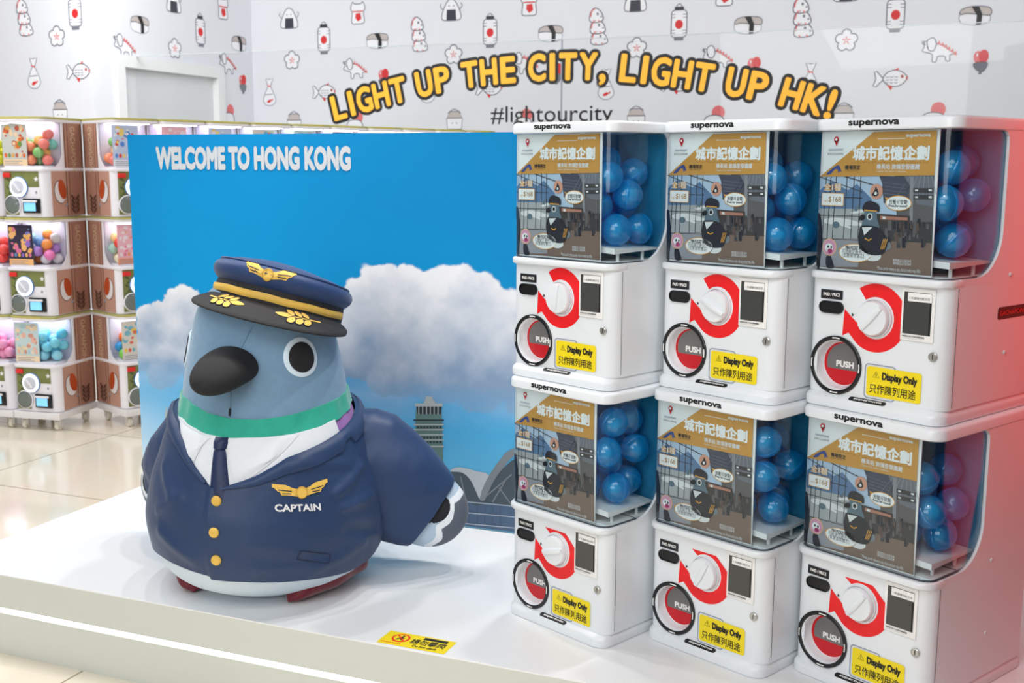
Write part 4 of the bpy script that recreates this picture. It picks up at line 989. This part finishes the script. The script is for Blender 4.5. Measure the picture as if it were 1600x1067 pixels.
for p, z in ((1.0, .303), (.7, .227), (1.2, .156)):
    g = MB(); r = RJ(p, z); t = math.radians(p); M_ = Matrix.Translation(cyl(p, z, r - .001)) @ Matrix.Rotation(t, 4, 'Z') @ Matrix.Rotation(PI / 2, 4, 'X')
    g.lathe([(.0125, 0), (.0135, .003), (.0125, .006), (.009, .0082), (.0001, .009)], GOLD, 24, M_); g.build('button', jk)
def wings(d, k, m, ink, L=1):
    """winged disc emblem, k = half span"""
    for s in (-1, 1):
        f = [(.12, .10), (.30, .16), (.52, .27), (1.0, .33), (.97, .20), (.88, .21), (.86, .07), (.74, .08), (.70, -.06), (.50, -.06), (.30, -.10), (.12, -.14)]
        # subdivide long edges so that it can follow a curved surface
        pts = []
        for i in range(len(f)):
            a, b_ = f[i], f[(i + 1) % len(f)]
            for q in range(3): pts.append((s * (a[0] + (b_[0] - a[0]) * q / 3) * k, (a[1] + (b_[1] - a[1]) * q / 3) * k))
        n_ = 14
        top = [(.10 + .9 * i / n_) for i in range(n_ + 1)]
        def up(x): return li_([(.1, .10), (.3, .16), (.52, .27), (1.0, .33)], x)
        def dn(x): return li_([(.1, -.14), (.3, -.10), (.5, -.06), (.70, -.055), (.72, .06), (.86, .075), (.88, .195), (1.0, .21)], x)
        G = [[d.P(s * x * k, (dn(x) + (up(x) - dn(x)) * j / 3) * k, L) for x in top] for j in range(4)]
        d.mb.grid(G, m, smooth=False, flip=s > 0)
        for y0, y1, x0, x1 in ((.06, .13, .34, .80), (-.02, .0, .36, .66)):
            d.stroke([(s * (x0 + (x1 - x0) * i / 5) * k, (y0 + (y1 - y0) * i / 5) * k) for i in range(6)], .03 * k, ink, L + 1)
    d.ell(0, 0, .19 * k, .19 * k, m, L + 2, 24); d.stroke(arc(0, 0, .19 * k, 0, 360, 24)[:-1], .025 * k, mat('gold_thread', (196, 150, 58), .6), L + 3, True)
g = MB(); d = Draw(g, dj(40.0, .317, -.03)); wings(d, .073, GOLD, STITCH, 2); g.build('wing_badge', jk)
g = MB(); d = Draw(g, dj(38.0, .280, -.10)); d.text('CAPTAIN', -.058, .058, -.0085, .0095, mat('white_thread', (228, 230, 234), .7), 2, .035, -.12); g.build('name_lettering', jk)

# wings: sleeve and feathered tip on both sides
def wing(sg):
    ph = math.radians(107 if sg > 0 else 114) * sg; o = Vector((math.sin(ph), -math.cos(ph), 0)); th = Vector((0, 0, 1)).cross(o).normalized() * -sg   # th: towards the front
    a_ = (o * .81 + Vector((0, 0, -.585))).normalized(); nn = (o * .585 + Vector((0, 0, .81))).normalized()
    def ringv(c, h, t, N=40, pw=2.3):
        R_ = []
        for j in range(N):
            q = 2 * PI * j / N; cc, ss = math.cos(q), math.sin(q)
            R_.append(tuple(c + nn * (h * math.copysign(abs(cc) ** (2 / pw), cc)) + th * (t * math.copysign(abs(ss) ** (2 / pw), ss))))
        return R_
    def cen(r, z): return o * r + Vector((0, 0, z))
    st = [(.16, .355, .135, .075), (.205, .335, .160, .092), (.25, .308, .170, .102), (.30, .272, .164, .106), (.35, .237, .152, .104), (.39, .207, .138, .097), (.42, .186, .126, .087), (.44, .172, .118, .078)]
    S = [ringv(cen(r, z), h, t) for r, z, h, t in st]
    # soft cloth dents
    for i in range(len(S)):
        for j in range(len(S[i])):
            q = 2 * PI * j / 40; dz = .004 * math.sin(q * 3 + i * 1.1) + .003 * math.sin(q * 7 + i * 2.3); S[i][j] = tuple(Vector(S[i][j]) + th * dz)
    S2 = []
    for i in range(len(S) - 1):
        for k in range(4):
            t = k / 4; S2.append([tuple(Vector(p) * (1 - t) + Vector(q) * t) for p, q in zip(S[i], S[i + 1])])
    S2.append(S[-1])
    cu = cen(.44, .172); S2.append([tuple(cu + (Vector(p) - cu) * .97 + a_ * .003) for p in S[-1]]); S2.append([tuple(cu + (Vector(p) - cu) * .90 - a_ * .004) for p in S[-1]]); S2.append([tuple(cu + (Vector(p) - cu) * .88 - a_ * .05) for p in S[-1]])
    g = MB(); g.grid(S2, NAVYF, wrap=True, flip=sg > 0); g.build('sleeve', jk)
    T_ = []; ts = [0, .25, .5, .65, .78, .88, .95, .985, 1.0]
    fine = [i / 90 for i in range(91)]
    for t in fine:
        k = math.sqrt(max(0, 1 - t ** 2.6)); c = cu - a_ * .045 + (a_ * 1.0 + nn * .04) * (.150 * t)
        T_.append(ringv(c, max(.110 * k, .001), max(.066 * k, .001), 160, 2.1))
    def fm(i, j):
        t = fine[i]; q = 2 * PI * j / 160; y = math.cos(q); f = abs(math.sin(q))
        edge = .46 - .10 * y + .10 * abs(math.sin(4.2 * y + .4))
        if math.sin(q) > .1 and ((t - .34) / .20) ** 2 + ((y - .28) / .36) ** 2 < 1: return BLKF
        if t < edge: return WLB
        if t < edge + .13: return WWH
        return WGR
    g = MB(); g.grid(T_, WGR, wrap=True, fm=fm, flip=sg > 0); g.build('wing', pl)
wing(1); wing(-1)
# tail at the back, under the jacket
g = MB(); G = []
for i in range(13):
    t = i / 12; k = math.sin(PI * min(1, .12 + t * .88)) ** .6 if t < 1 else 0
    G.append([(.09 * k * math.cos(2 * PI * j / 24) * (1 + .3 * t), .27 + .15 * t, .13 + .05 * t + .032 * max(k, .02) * math.sin(2 * PI * j / 24)) for j in range(24)])
g.grid(G, WGR, wrap=True); g.build('tail', pl)
# feet
for sg in (1, -1):
    p1, p2 = onz(440, 940, 0), onz(562, 895, 0); inv = Matrix.Rotation(-PR, 4, 'Z') @ Matrix.Translation(-AX); a, c = inv @ p1, inv @ p2
    if sg < 0: a.x *= -1; c.x = -c.x - .03; a.x -= .03
    ax = (c - a); ln = ax.length / 2; ax.normalize(); sd = Vector((0, 0, 1)).cross(ax)
    mid = (a + c) / 2; mid += Vector((mid.x, mid.y, 0)).normalized() * (.022 if sg > 0 else .004); g = MB(); G = []
    for i in range(19):
        t = -1 + 2 * i / 18; k = math.sqrt(max(0, 1 - abs(t) ** 2.4)); w = .056 * k * (1 - .12 * t) * (1 + .10 * math.cos(6 * t)); h = .050 * k * (1 + .25 * t)
        cz = max(h, .001) + .001 + .016 * max(0, t)
        G.append([tuple(mid + ax * (t * ln) + sd * (w * math.cos(2 * PI * j / 24)) + Vector((0, 0, cz + max(h, .001) * math.sin(2 * PI * j / 24)))) for j in range(24)])
    g.grid(G, MAROON, wrap=True); g.build('foot', pl)
# face
def on_face(phi, z, out=0): return Vector(cyl(phi, z, RB(z) + out))
def disc(name, phi, z, rw, rh, th, m, parent, off):
    """a soft felt disc lying on the curved head"""
    G = []
    for i, (k, h) in enumerate(((1.0, -.002), (1.0, th * .6), (.95, th), (.7, th * 1.05), (.35, th * 1.1), (.001, th * 1.1))):
        r = []
        for j in range(36):
            q = 2 * PI * j / 36; p_, z_ = phi + math.degrees(rw * k * math.cos(q) / RB(z)), z + rh * k * math.sin(q); r.append(cyl(p_, z_, RB(z_) + off + h))
        G.append(r)
    g = MB(); g.grid(G, m, wrap=True, flip=False); return g.build(name, parent)
EYEW = mat('eye_white_felt', (214, 232, 244), .75)
for s in (1, -1):
    e = disc('eye', s * 52.5 if s > 0 else -70, .638, .0485, .0505, .004, EYEW, pl, 0); disc('pupil', s * 52.5 if s > 0 else -70, .638, .0355, .0385, .003, BLKF, e, .004)
bc = on_face(-1, .605, -.012); M_ = Matrix.Translation(bc) @ Matrix.Rotation(math.radians(-1), 4, 'Z')
def beak(rx, ry, rz, m, name, parent, dz=0, drop=.25, dy=0):
    g = MB(); G = []
    for i in range(25):
        t = i / 24; y = -ry * t; k = max(0, 1 - t ** 2.5) ** .5
        row = []
        for j in range(40):
            q = 2 * PI * j / 40; cz = math.sin(q); hz = rz * k * cz * (1.0 if cz > 0 else .92)
            row.append(tuple(M_ @ Vector((rx * k * math.cos(q), y + dy, hz + dz - drop * ry * t ** 1.5))))
        G.append(row)
    g.grid(G, m, wrap=True); return g.build(name, parent)
bk = beak(.0755, .150, .052, BLKF, 'beak', pl, .014, .20)
beak(.072, .030, .046, EYEW, 'cere', pl, .018, -.05)
# mouth stitch and chin seam
g = MB()
for zz0, zz1, ww, m_ in ((.499, .517, .0024, INK),): g.tube([on_face(1.2, zz0, .003), on_face(1.2, (zz0 + zz1) / 2, .004), on_face(1.2, zz1, .003)], ww, m_)
g.build('mouth_stitch', pl)
g = MB(); g.tube([on_face(16 - 9 * i / 14, .72 - .058 * i / 14, .0002) for i in range(15)], .0011, mat('seam_blue', (100, 132, 158), .85) , 6); g.build('forehead_seam', pl); g = MB(); g.tube([on_face(1.2, .56 - .065 * i / 14, .0002) for i in range(15)], .0011, MATS['seam_blue'], 6); g.build('chin_seam', pl)

# the cap
CAPF = mat('cap_navy_cloth', (32, 60, 108), .55, bump=.15, bscale=150, sheen=.15); CAPB = mat('cap_black_cloth', (34, 33, 36), .75, bump=.2, bscale=150)
view = math.radians(25)                                              # local azimuth of the camera
tiltaxis = Vector((math.sin(view), -math.cos(view), 0)); side = Vector((math.cos(view), math.sin(view), 0))
cap = MB()
MC = Matrix.Translation(Vector((0, 0, .757)) + side * .042) @ Matrix.Rotation(math.radians(-15), 4, tiltaxis) @ Matrix.Rotation(math.radians(-5), 4, side)
def cc(phi, r, z): return tuple(MC @ Vector(cyl(phi, z * .84, r * .925)))
def ringc(r, z): return [cc(360 * j / 96, r(360 * j / 96) if callable(r) else r, z(360 * j / 96) if callable(z) else z) for j in range(96)]
def front(p): return .5 + .5 * math.cos(math.radians(p - 4))
cr = MB(); lift = lambda p: .030 * front(p)
prof_ = [(.176, .018, .6), (.190, .026, .7), (.200, .038, .85), (.203, .052, 1), (.197, .066, 1), (.182, .077, 1), (.150, .087, 1), (.10, .094, 1), (.05, .097, .9), (.001, .098, .9)]
cr.grid([ringc(lambda p, r=r: r * (1 + .0 * front(p)), lambda p, z=z, k=k: z + lift(p) * k) for r, z, k in prof_], CAPF, wrap=True, flip=True)
crown = cr.build('cap', pl)
g = MB(); g.tube([cc(360 * j / 72, .186, .0765 + lift(360 * j / 72)) for j in range(72)], .0028, CAPF, 6, True); g.build('crown_piping', crown)
g = MB(); g.grid([ringc(.170, -.030), ringc(.186, -.028), ringc(.187, .0), ringc(.184, .03), ringc(.176, lambda p: .034 + .02 * front(p))], CAPB, wrap=True, flip=True); g.build('band', crown)
def cord(p, k): return cc(p, .1885 + .003 * math.sin(k * PI), -.012 + .022 * k + .013 * front(p) + .0012 * math.sin(p * .16))
g = MB(); ps = [-76 + 172 * i / 60 for i in range(61)]
g.grid([[cc(p, .186, -.012 + .013 * front(p)) for p in ps]] + [[cord(p, k / 4) for p in ps] for k in range(5)] + [[cc(p, .186, .010 + .013 * front(p)) for p in ps]], GOLD, flip=True); g.build('gold_cord', crown)
def brimp(p, s):
    k = max(0, math.cos(math.radians((p - 10) * .98))) ** .55; ext = .088 * k
    r = .184 + ext * s; z = -.010 + .006 * front(p) - .052 * s ** 1.25 * k - .010 * (1 - k)
    return r, z
g = MB(); ps = [-80 + 180 * i / 60 for i in range(61)]; G = []
for s in [i / 10 for i in range(11)]: G.append([cc(p, *brimp(p, s)) for p in ps])
for s, dz in ((1.03, -.004), (1.0, -.010)): G.append([cc(p, brimp(p, s)[0], brimp(p, s)[1] + dz) for p in ps])
for s in [1 - i / 10 for i in range(1, 11)]: G.append([cc(p, brimp(p, s)[0], brimp(p, s)[1] - .010) for p in ps])
g.grid(G, CAPB, flip=True); br_ = g.build('brim', crown)
def leafP(p0, s0): return lambda a, b_, L: (lambda p, s: cc(p, brimp(p, s)[0], brimp(p, s)[1] + .0014 + .0006 * L))(p0 + math.degrees(a / .24), s0 + b_ / .09)
def spray(p0, s0, sg):
    g = MB(); d = Draw(g, leafP(p0, s0))
    d.stroke([(sg * x, 0) for x in (-.035, -.02, 0, .02, .04, .062)], .006, GOLD, 1)
    d.fill(spline([(sg * -.082, .0), (sg * -.06, .010), (sg * -.035, .004), (sg * -.035, -.006), (sg * -.058, -.010)], 5), GOLD, 2)
    for i in range(3):
        x = -.028 + .024 * i
        for v in (1, -1): q_ = spline([(sg * x, v * .002), (sg * (x + .004), v * .016), (sg * (x - .008), v * .030), (sg * (x - .021), v * .027), (sg * (x - .017), v * .010)], 5); d.fill(q_, GOLD, 2 + .3 * i); d.stroke(q_, .0022, CAPB, 2.6 + .3 * i, True)
    g.build('gold_leaf_spray', br_)
spray(41, .50, 1); spray(-20, .50, -1)
def emP(a, b_, L):
    p = 9 + math.degrees(a / .187); t = .052 + b_ / .84; k = 1
    # follow the crown's front
    r = li_([(.0, .172), (.018, .176), (.026, .190), (.038, .200), (.052, .203), (.066, .197), (.077, .182), (.087, .150)], t); return cc(p, r + .0022 + .0007 * L, t + lift(p) * min(1, .6 + max(0, t - .018) * 12))
g = MB(); wings(Draw(g, emP), .071, GOLD, STITCH, 1); g.build('wing_emblem', crown)
# ------------------------------------------------------------------ the shop's own capsule machines at the back
GW, GH, GD = 0.262, 0.4965, 0.32
BROWN = mat('brown_side_print', (190, 146, 128), .5); BRD = mat('brown_dark_print', (132, 92, 72), .5); BRL = mat('brown_band_print', (176, 130, 112), .5); GSIDE = mat('white_base_frame', (232, 230, 232), .4)
OLIVE = mat('olive_print', (122, 128, 72), .5, var=.35, bscale=14); OLIVED = mat('olive_leaf_print', (84, 96, 56), .5); LIDO = mat('olive_lid', (176, 172, 104), .4)
BGW = mat('shop_machine_white', (238, 236, 242), .35); GLOW = mat('dial_light_ring', (226, 240, 255), .4, emit=1.2); LCD = mat('blue_lcd', (128, 200, 244), .3, emit=.6)
LAMPW = mat('window_lamp', (250, 250, 255), .4, emit=4); BACKW = mat('hopper_back', (214, 214, 232), .5); CLR = clear_mat('shop_window', (.97, .97, .98), .7, .05, 1.4); CLRD = clear_mat('prize_dome', (.80, .84, .92), .9, .1, 1.45, (190, 200, 220), .35)
ACORN = mat('acorn_brown', (178, 70, 26), .5); ACW = mat('acorn_white', (226, 222, 222), .5); ACL = mat('acorn_outline', (92, 60, 50), .5); CREAM = mat('side_letter', (218, 196, 160), .5)
RTAG = mat('red_tag', (226, 40, 40), .5)
def gl(i, z, y0=0): return [(x, y, z) for x, y in rr(i, GW - i, y0 + i, GD - i, .04, .01, 5)]
def make_shop_machine():
    root = empty('capsule_machine')
    b = MB(); b.loft([gl(0, .002, .006), gl(0, .236, .006)], BGW)
    for s, xx in ((0, 0.0), (1, GW)):                              # printed brown sides
        e = -1 if s == 0 else 1
        d = Draw(b, lambda a, z, L: (xx + e * .0006 * L, a, z))
        d.rect(.048, GD - .003, .004, .229, BROWN, 1); d.rect(.162, GD - .003, .229, .470, BROWN, 1); d.rect(.165, .174, .004, .470, BRD, 2); d.rect(.184, GD - .006, .004, .470, BRL, 2); d.rect(.190, .195, .004, .470, BRD, 3)
        d.rect(.298, GD - .006, .004, .470, BRD, 3)
        V, F = text_mesh('GACHAPOINT'); X = max(p[0] for p in V)
        b.add([d.P(.236 + (y - .35) * .038 / .7, .455 - x / X * .235, 4) for x, y in V], F, CREAM)
        b.add([d.P(.237 + (y - .35) * .038 / .7, .455 - x / X * .235, 4.2) for x, y in V], F, CREAM)
        d.ell(.112, .125, .047, .058, ACL, 3, 28, .25); d.ell(.112, .125, .044, .055, ACW, 4, 28, .25); d.ell(.128, .138, .029, .050, ACORN, 5, 24, .3)
        for k in range(4):
            for v in (-1, 1): d.ell(.232 + v * .020, .03 + .022 * k, .019, .007, ACL, 5, 12, v * .8)
        d.stroke([(.232, .006), (.232, .10)], .005, ACL, 5); d.ell(.16, .06, .014, .006, GREYP, 5, 10, .5)
    b.build('cabinet', root)
    f = MB(); d = Draw(f, lambda a, z, L: (a, .006 - .0007 * L, z))
    d.rect(.022, .225, .010, .228, BGW, 1); d.fill([(.022, .012), (.10, .012), (.10, .15), (.222, .15), (.222, .228), (.022, .228)], OLIVE, 2)
    for k in range(5): d.ell(.045 + .01 * (k % 2), .10 + .022 * k, .016, .006, OLIVED, 3, 10, .7 if k % 2 else -.6)
    for x, z in ((.208, .19),): d.fill([(x + .014 * (1 if k % 2 == 0 else .5) * math.cos(PI / 2 + k * PI / 5), z + .014 * (1 if k % 2 == 0 else .5) * math.sin(PI / 2 + k * PI / 5)) for k in range(10)], WHITE2, 4)
    d.ell(.204, .125, .006, .007, GREYP, 4, 10)
    f.build('front_print', root)
    t = MB(); t.box(.022, .064, -.004, .006, .198, .220, RTAG, bv=.003); t.build('red_tag', root)
    M_ = Matrix.Translation((.108, .006, .150)) @ Matrix.Rotation(PI / 2, 4, 'X')
    t = MB(); t.lathe([(.052, 0), (.052, .006), (.049, .010)], mat('dial_rim_blue', (120, 150, 205), .35), 32, M_); t.lathe([(.049, .010), (.040, .012), (.034, .011)], GLOW, 32, M_); t.lathe([(.034, .011), (.034, .018), (.0001, .02)], mat('dial_knob_grey', (206, 210, 220), .4), 32, M_)
    t.box(.103, .113, -.022, -.012, .122, .178, BGW, M=Matrix.Translation((.108, 0, .15)) @ Matrix.Rotation(math.radians(-40), 4, 'Y') @ Matrix.Translation((-.108, 0, -.15)), bv=.003); t.build('dial', root)
    t = MB(); M2 = Matrix.Translation((.068, .004, .062)) @ Matrix.Rotation(PI / 2, 4, 'X'); t.lathe([(.048, 0), (.048, .006), (.044, .008)], BGW, 28, M2); t.sphere((.068, .004, .062), (.044, .018, .046), CLRD, 20, 12); t.build('prize_dome', root)
    t = MB(); t.box(.128, .226, -.004, .006, .022, .094, BLACK, bv=.003); Draw(t, lambda a, z, L: (a, -.0045 - .0004 * L, z)).rect(.136, .202, .032, .074, LCD, 1); t.box(.132, .212, -.012, -.003, .076, .086, BGW, bv=.002); t.build('payment_box', root)
    # window head
    h = MB(); h.box(.004, GW - .004, .152, GD, .236, .470, BGW); h.box(.010, GW - .010, .146, .1519, .245, .468, BACKW); h.loft([gl(-.002, .230), gl(-.003, .234), gl(-.003, .243), gl(-.001, .246)], BGW)
    for x in (0, GW - .004): h.add([(x + q, y, z) for q in (0, .004) for y, z in ((.05, .246), (.09, .250), (.125, .275), (.145, .31), (.152, .47), (.18, .47), (.18, .246))], [tuple(range(7)), tuple(range(13, 6, -1))] + [(i, 7 + i, 7 + (i + 1) % 7, (i + 1) % 7) for i in range(7)], BGW)
    h.build('window_housing', root)
    l = MB(); l.box(.03, GW - .03, .05, .14, .4665, .4695, LAMPW); l.build('window_lamp', root)
    c = MB(); q = [(x, y) for x, y in rr(.003, GW - .003, .002, .151, .04, .003, 5)]; c.loft([[(x, y, z) for x, y in q] for z in (.2462, .4698)], CLR, False, False); c.build('clear_cover', root)
    t = MB(); t.loft([gl(-.002, .470), gl(-.004, .473), gl(-.004, .484)], BGW, True, False); t.loft([gl(-.004, .484), gl(-.004, .494), gl(0, GH)], LIDO, False, True)
    d = Draw(t, lambda a, z, L: (a, -.004 - .0008 * L, z)); d.rect(.03, .19, .4865, .4925, mat('lid_letter', (206, 190, 90), .5), 1); t.build('lid', root)
    t = MB(); t.box(.02, GW - .02, .02, .142, .246, .256, BGW); t.build('capsule_tray', root)
    return root
sproto = make_shop_machine()
def sheet(name, seed, pal, dark=False):
    """a printed prize sheet: coloured picture blocks on a card"""
    rnd = random.Random(seed); g = MB(); x0, x1, z0, z1 = .012, .152, .252, .458; y = .022
    base = mat('sheet_%d' % seed, pal[0], .5); g.box(x0, x1, y, y + .002, z0, z1, base); d = Draw(g, lambda a, b_, L: (a, y - .0005 * L, b_))
    C = [mat('sheet_%d_%d' % (seed, i), c, .5) for i, c in enumerate(pal)]
    for k in range(26):
        a, b_ = rnd.uniform(x0 + .015, x1 - .015), rnd.uniform(z0 + .07, z1 - .015); r = rnd.uniform(.005, .017); d.ell(a, b_, r, r * rnd.uniform(.6, 1.3), rnd.choice(C[1:]), 1 + .03 * k, 14)
    for k in range(6): d.ell(x0 + .018 + .021 * k, z0 + .055, .008, .011, C[1 + k % (len(C) - 1)], 3, 12)
    d.rect(x0, x1, z0, z0 + .035, C[-1], 2)
    for k in range(3): d.rect(x0 + .01, x1 - .03 - .02 * (k % 2), z0 + .006 + .009 * k, z0 + .009 + .009 * k, GREYP, 3)
    return g.build('prize_sheet')
PAS = [(246, 150, 110), (240, 110, 150), (120, 205, 190), (250, 190, 110), (130, 190, 110), (240, 130, 120)]
VIO = [(176, 130, 210), (240, 130, 190), (110, 160, 220), (245, 150, 70), (210, 210, 215), (150, 190, 200)]
BLU = [(90, 196, 226), (120, 210, 232), (150, 220, 236)]
YG = [(226, 226, 60), (200, 214, 40), (236, 232, 110)]
RB_ = [(236, 50, 50), (40, 90, 210), (250, 80, 70)]
PK = [(248, 160, 200), (250, 190, 215), (240, 120, 180)]
MIXO = [(244, 110, 20), (40, 150, 220), (120, 205, 70), (245, 210, 50)]
SOFT = [(244, 170, 180), (250, 215, 150), (170, 215, 200), (235, 70, 60), (230, 225, 190)]
SHEETS = {'carrot': (1, [(206, 208, 200), (230, 110, 50), (110, 150, 70), (236, 180, 90), (196, 90, 60), (246, 214, 170)]), 'night': (2, [(50, 44, 70), (230, 120, 160), (110, 140, 190), (240, 180, 90), (150, 110, 200), (250, 190, 120)]),
          'cream': (3, [(206, 226, 226), (246, 190, 170), (240, 220, 180), (220, 160, 140), (180, 214, 220), (250, 226, 190)]), 'pinky': (4, [(250, 190, 200), (250, 230, 235), (240, 130, 160), (246, 160, 120)]),
          'blue': (5, [(200, 214, 240), (90, 140, 220), (230, 80, 80), (250, 220, 120), (240, 240, 245)]), 'grey': (6, [(232, 226, 214), (250, 214, 90), (236, 110, 90), (120, 190, 210), (226, 222, 214)])}
SH0 = {k: sheet(k, *v) for k, v in SHEETS.items()}; used = set()
capmats = {}
def capm(c):
    if c not in capmats: capmats[c] = mat('prize_ball_%d_%d_%d' % c, c, .25)
    return capmats[c]
balls = {}
def ball(c):
    if c not in balls:
        g = MB(); g.sphere((0, 0, 0), .0268, capm(c), 16, 10); g.lathe([(.0268, -.002), (.0275, 0), (.0268, .002)], capm(c), 16); o = g.build('capsule'); balls[c] = o; return o
    o = balls[c].copy(); COL.objects.link(o); return o
sfirst = True
def shop_machine(M, loc, rz, label, sheetk, pal, n, gname, sheetlab, balllab, seed, see=True):
    global sfirst
    o = sproto if sfirst else copy_tree(sproto); sfirst = False
    o.location = loc; o.rotation_euler = (0, 0, rz); tag(o, label, 'capsule machine', gname)
    Mx = Matrix.Translation(loc) @ Matrix.Rotation(rz, 4, 'Z')
    if sheetk:
        s = SH0[sheetk] if sheetk not in used else SH0[sheetk].copy()
        if sheetk in used: COL.objects.link(s)
        used.add(sheetk); s.location = loc; s.rotation_euler = (0, 0, rz); tag(s, sheetlab, 'printed card', 'prize sheets in the shop machines')
    if n:
        rnd = random.Random(seed)
        for p in heap(n, .008, GW - .008, .026, .146, .257, .0275, seed, 160, .46):
            c = rnd.choice(pal); bo = ball(c); bo.location = Mx @ Vector(p); bo.rotation_euler = (rnd.uniform(0, 6), rnd.uniform(0, 6), 0)
            tag(bo, balllab, 'capsule', balllab)
# floor line of the trolleys: casters 6 cm, a white base frame on top
ZB = FLZ + .062; ZF = .036
_d = ray(151, 600); NOOK = CAMP + _d * (5.9 / _d.y); NOOK.z = ZB
yl, yr = math.radians(-14), math.radians(46)
PL1 = NOOK - Vector((-math.sin(yl), math.cos(yl), 0)) * (GD - .007); PR1 = NOOK - Vector((-math.sin(yr), math.cos(yr), 0)) * (GD - .007)
def run(corner, yaw, n, right):
    """stacks along a row; corner is the front right (or left) foot next to the brown nook"""
    ex = Vector((math.cos(yaw), math.sin(yaw), 0)); out = []
    for i in range(n): out.append(corner + ex * ((i if right else -(i + 1)) * (GW + .012)))
    return out
def trolley(loc, yaw, label):
    t = empty('machine_trolley', (loc.x, loc.y, FLZ), yaw); tag(t, label, 'trolley', 'white wheeled bases under the shop machines')
    b = MB(); b.box(-.004, GW + .004, -.004, GD, .062, .062 + ZF, GSIDE, bv=.004); b.build('base_frame', t)
    for x in (.035, GW - .035):
        for y in (.04, GD - .05):
            c = MB(); c.lathe([(.019, -.011), (.024, -.008), (.024, .008), (.019, .011)], mat('caster_cream', (226, 222, 208), .4), 20, Matrix.Translation((x, y, .0242)) @ Matrix.Rotation(PI / 2, 4, 'Y'), True, True)
            c.box(x - .016, x + .016, y - .012, y + .016, .05, .062, mat('caster_plate', (214, 214, 212), .4)); c.box(x - .017, x - .012, y - .010, y + .010, .022, .055, MATS['caster_plate']); c.box(x + .012, x + .017, y - .010, y + .010, .022, .055, MATS['caster_plate']); c.build('caster', t)
LEV = ['bottom', 'middle', 'top']
LEFT = [[('cream', BLU, 'pale blue'), ('night', VIO, 'violet and orange'), ('carrot', PAS, 'orange and pink')], [('pinky', PK, 'pink'), ('blue', RB_, 'red and blue'), ('grey', YG, 'lime yellow')]]
seed = 100
for i, c in enumerate(run(PL1, yl, 2, False)):
    trolley(c, yl, 'white wheeled base under the shop machines left of the brown nook' if i == 0 else 'white wheeled base cut by the left picture edge')
    for k in range(3):
        sk, pal, cn = LEFT[i][k]; seed += 1
        shop_machine(None, (c.x, c.y, ZB + ZF + .001 + k * (GH + .001)), yl, 'capsule machine with %s balls, %s of the %s' % (cn, LEV[k], 'stack left of the brown nook' if i == 0 else 'leftmost stack'), sk, pal, 20 if i == 0 else 16, 'olive capsule machines along the wall',
                     'printed prize sheet in the window with %s balls' % cn, 'small capsule ball in the %s window of the %s' % (LEV[k], 'stack left of the brown nook' if i == 0 else 'leftmost stack'), seed)
RIGHT = [('grey', MIXO, 'orange, blue and green'), ('pinky', SOFT, 'white, pink and red'), ('blue', PAS, 'pink, green and orange')]
for i, c in enumerate(run(PR1, yr, 10, True)):
    trolley(c, yr, 'white wheeled base just right of the brown nook' if i == 0 else 'white wheeled base of the row hidden behind the blue board')
    for k in range(3):
        seed += 1
        if i == 0:
            sk, pal, cn = RIGHT[k]
            shop_machine(None, (c.x, c.y, ZB + ZF + .001 + k * (GH + .001)), yr, 'capsule machine right of the brown nook with %s balls' % cn, sk, pal, 18, 'olive capsule machines along the wall', 'prize sheet in the window right of the nook with %s balls' % cn, 'small capsule in the %s window right of the brown nook' % LEV[k], seed)
        else:
            top = k == 2; sk = ['carrot', 'pinky', 'blue', 'grey', 'cream', 'night'][i % 6] if top else None
            pal = [SOFT, VIO, PAS, MIXO, PK][i % 5]
            NUM = ['first', 'second', 'third', 'fourth', 'fifth', 'sixth', 'seventh', 'eighth', 'ninth', 'tenth']
            shop_machine(None, (c.x, c.y, ZB + ZF + .001 + k * (GH + .001)), yr, ('capsule machine peeking over the blue board, %s from the brown nook' % NUM[i]) if top else 'capsule machine standing hidden behind the blue board', sk, pal, (14 if top and i < 7 else 0), 'olive capsule machines behind the blue board',
                         'prize sheet peeking over the blue board, %s from the brown nook' % NUM[i], 'small capsule ball over the blue board, in the %s window from the brown nook' % NUM[i], seed)
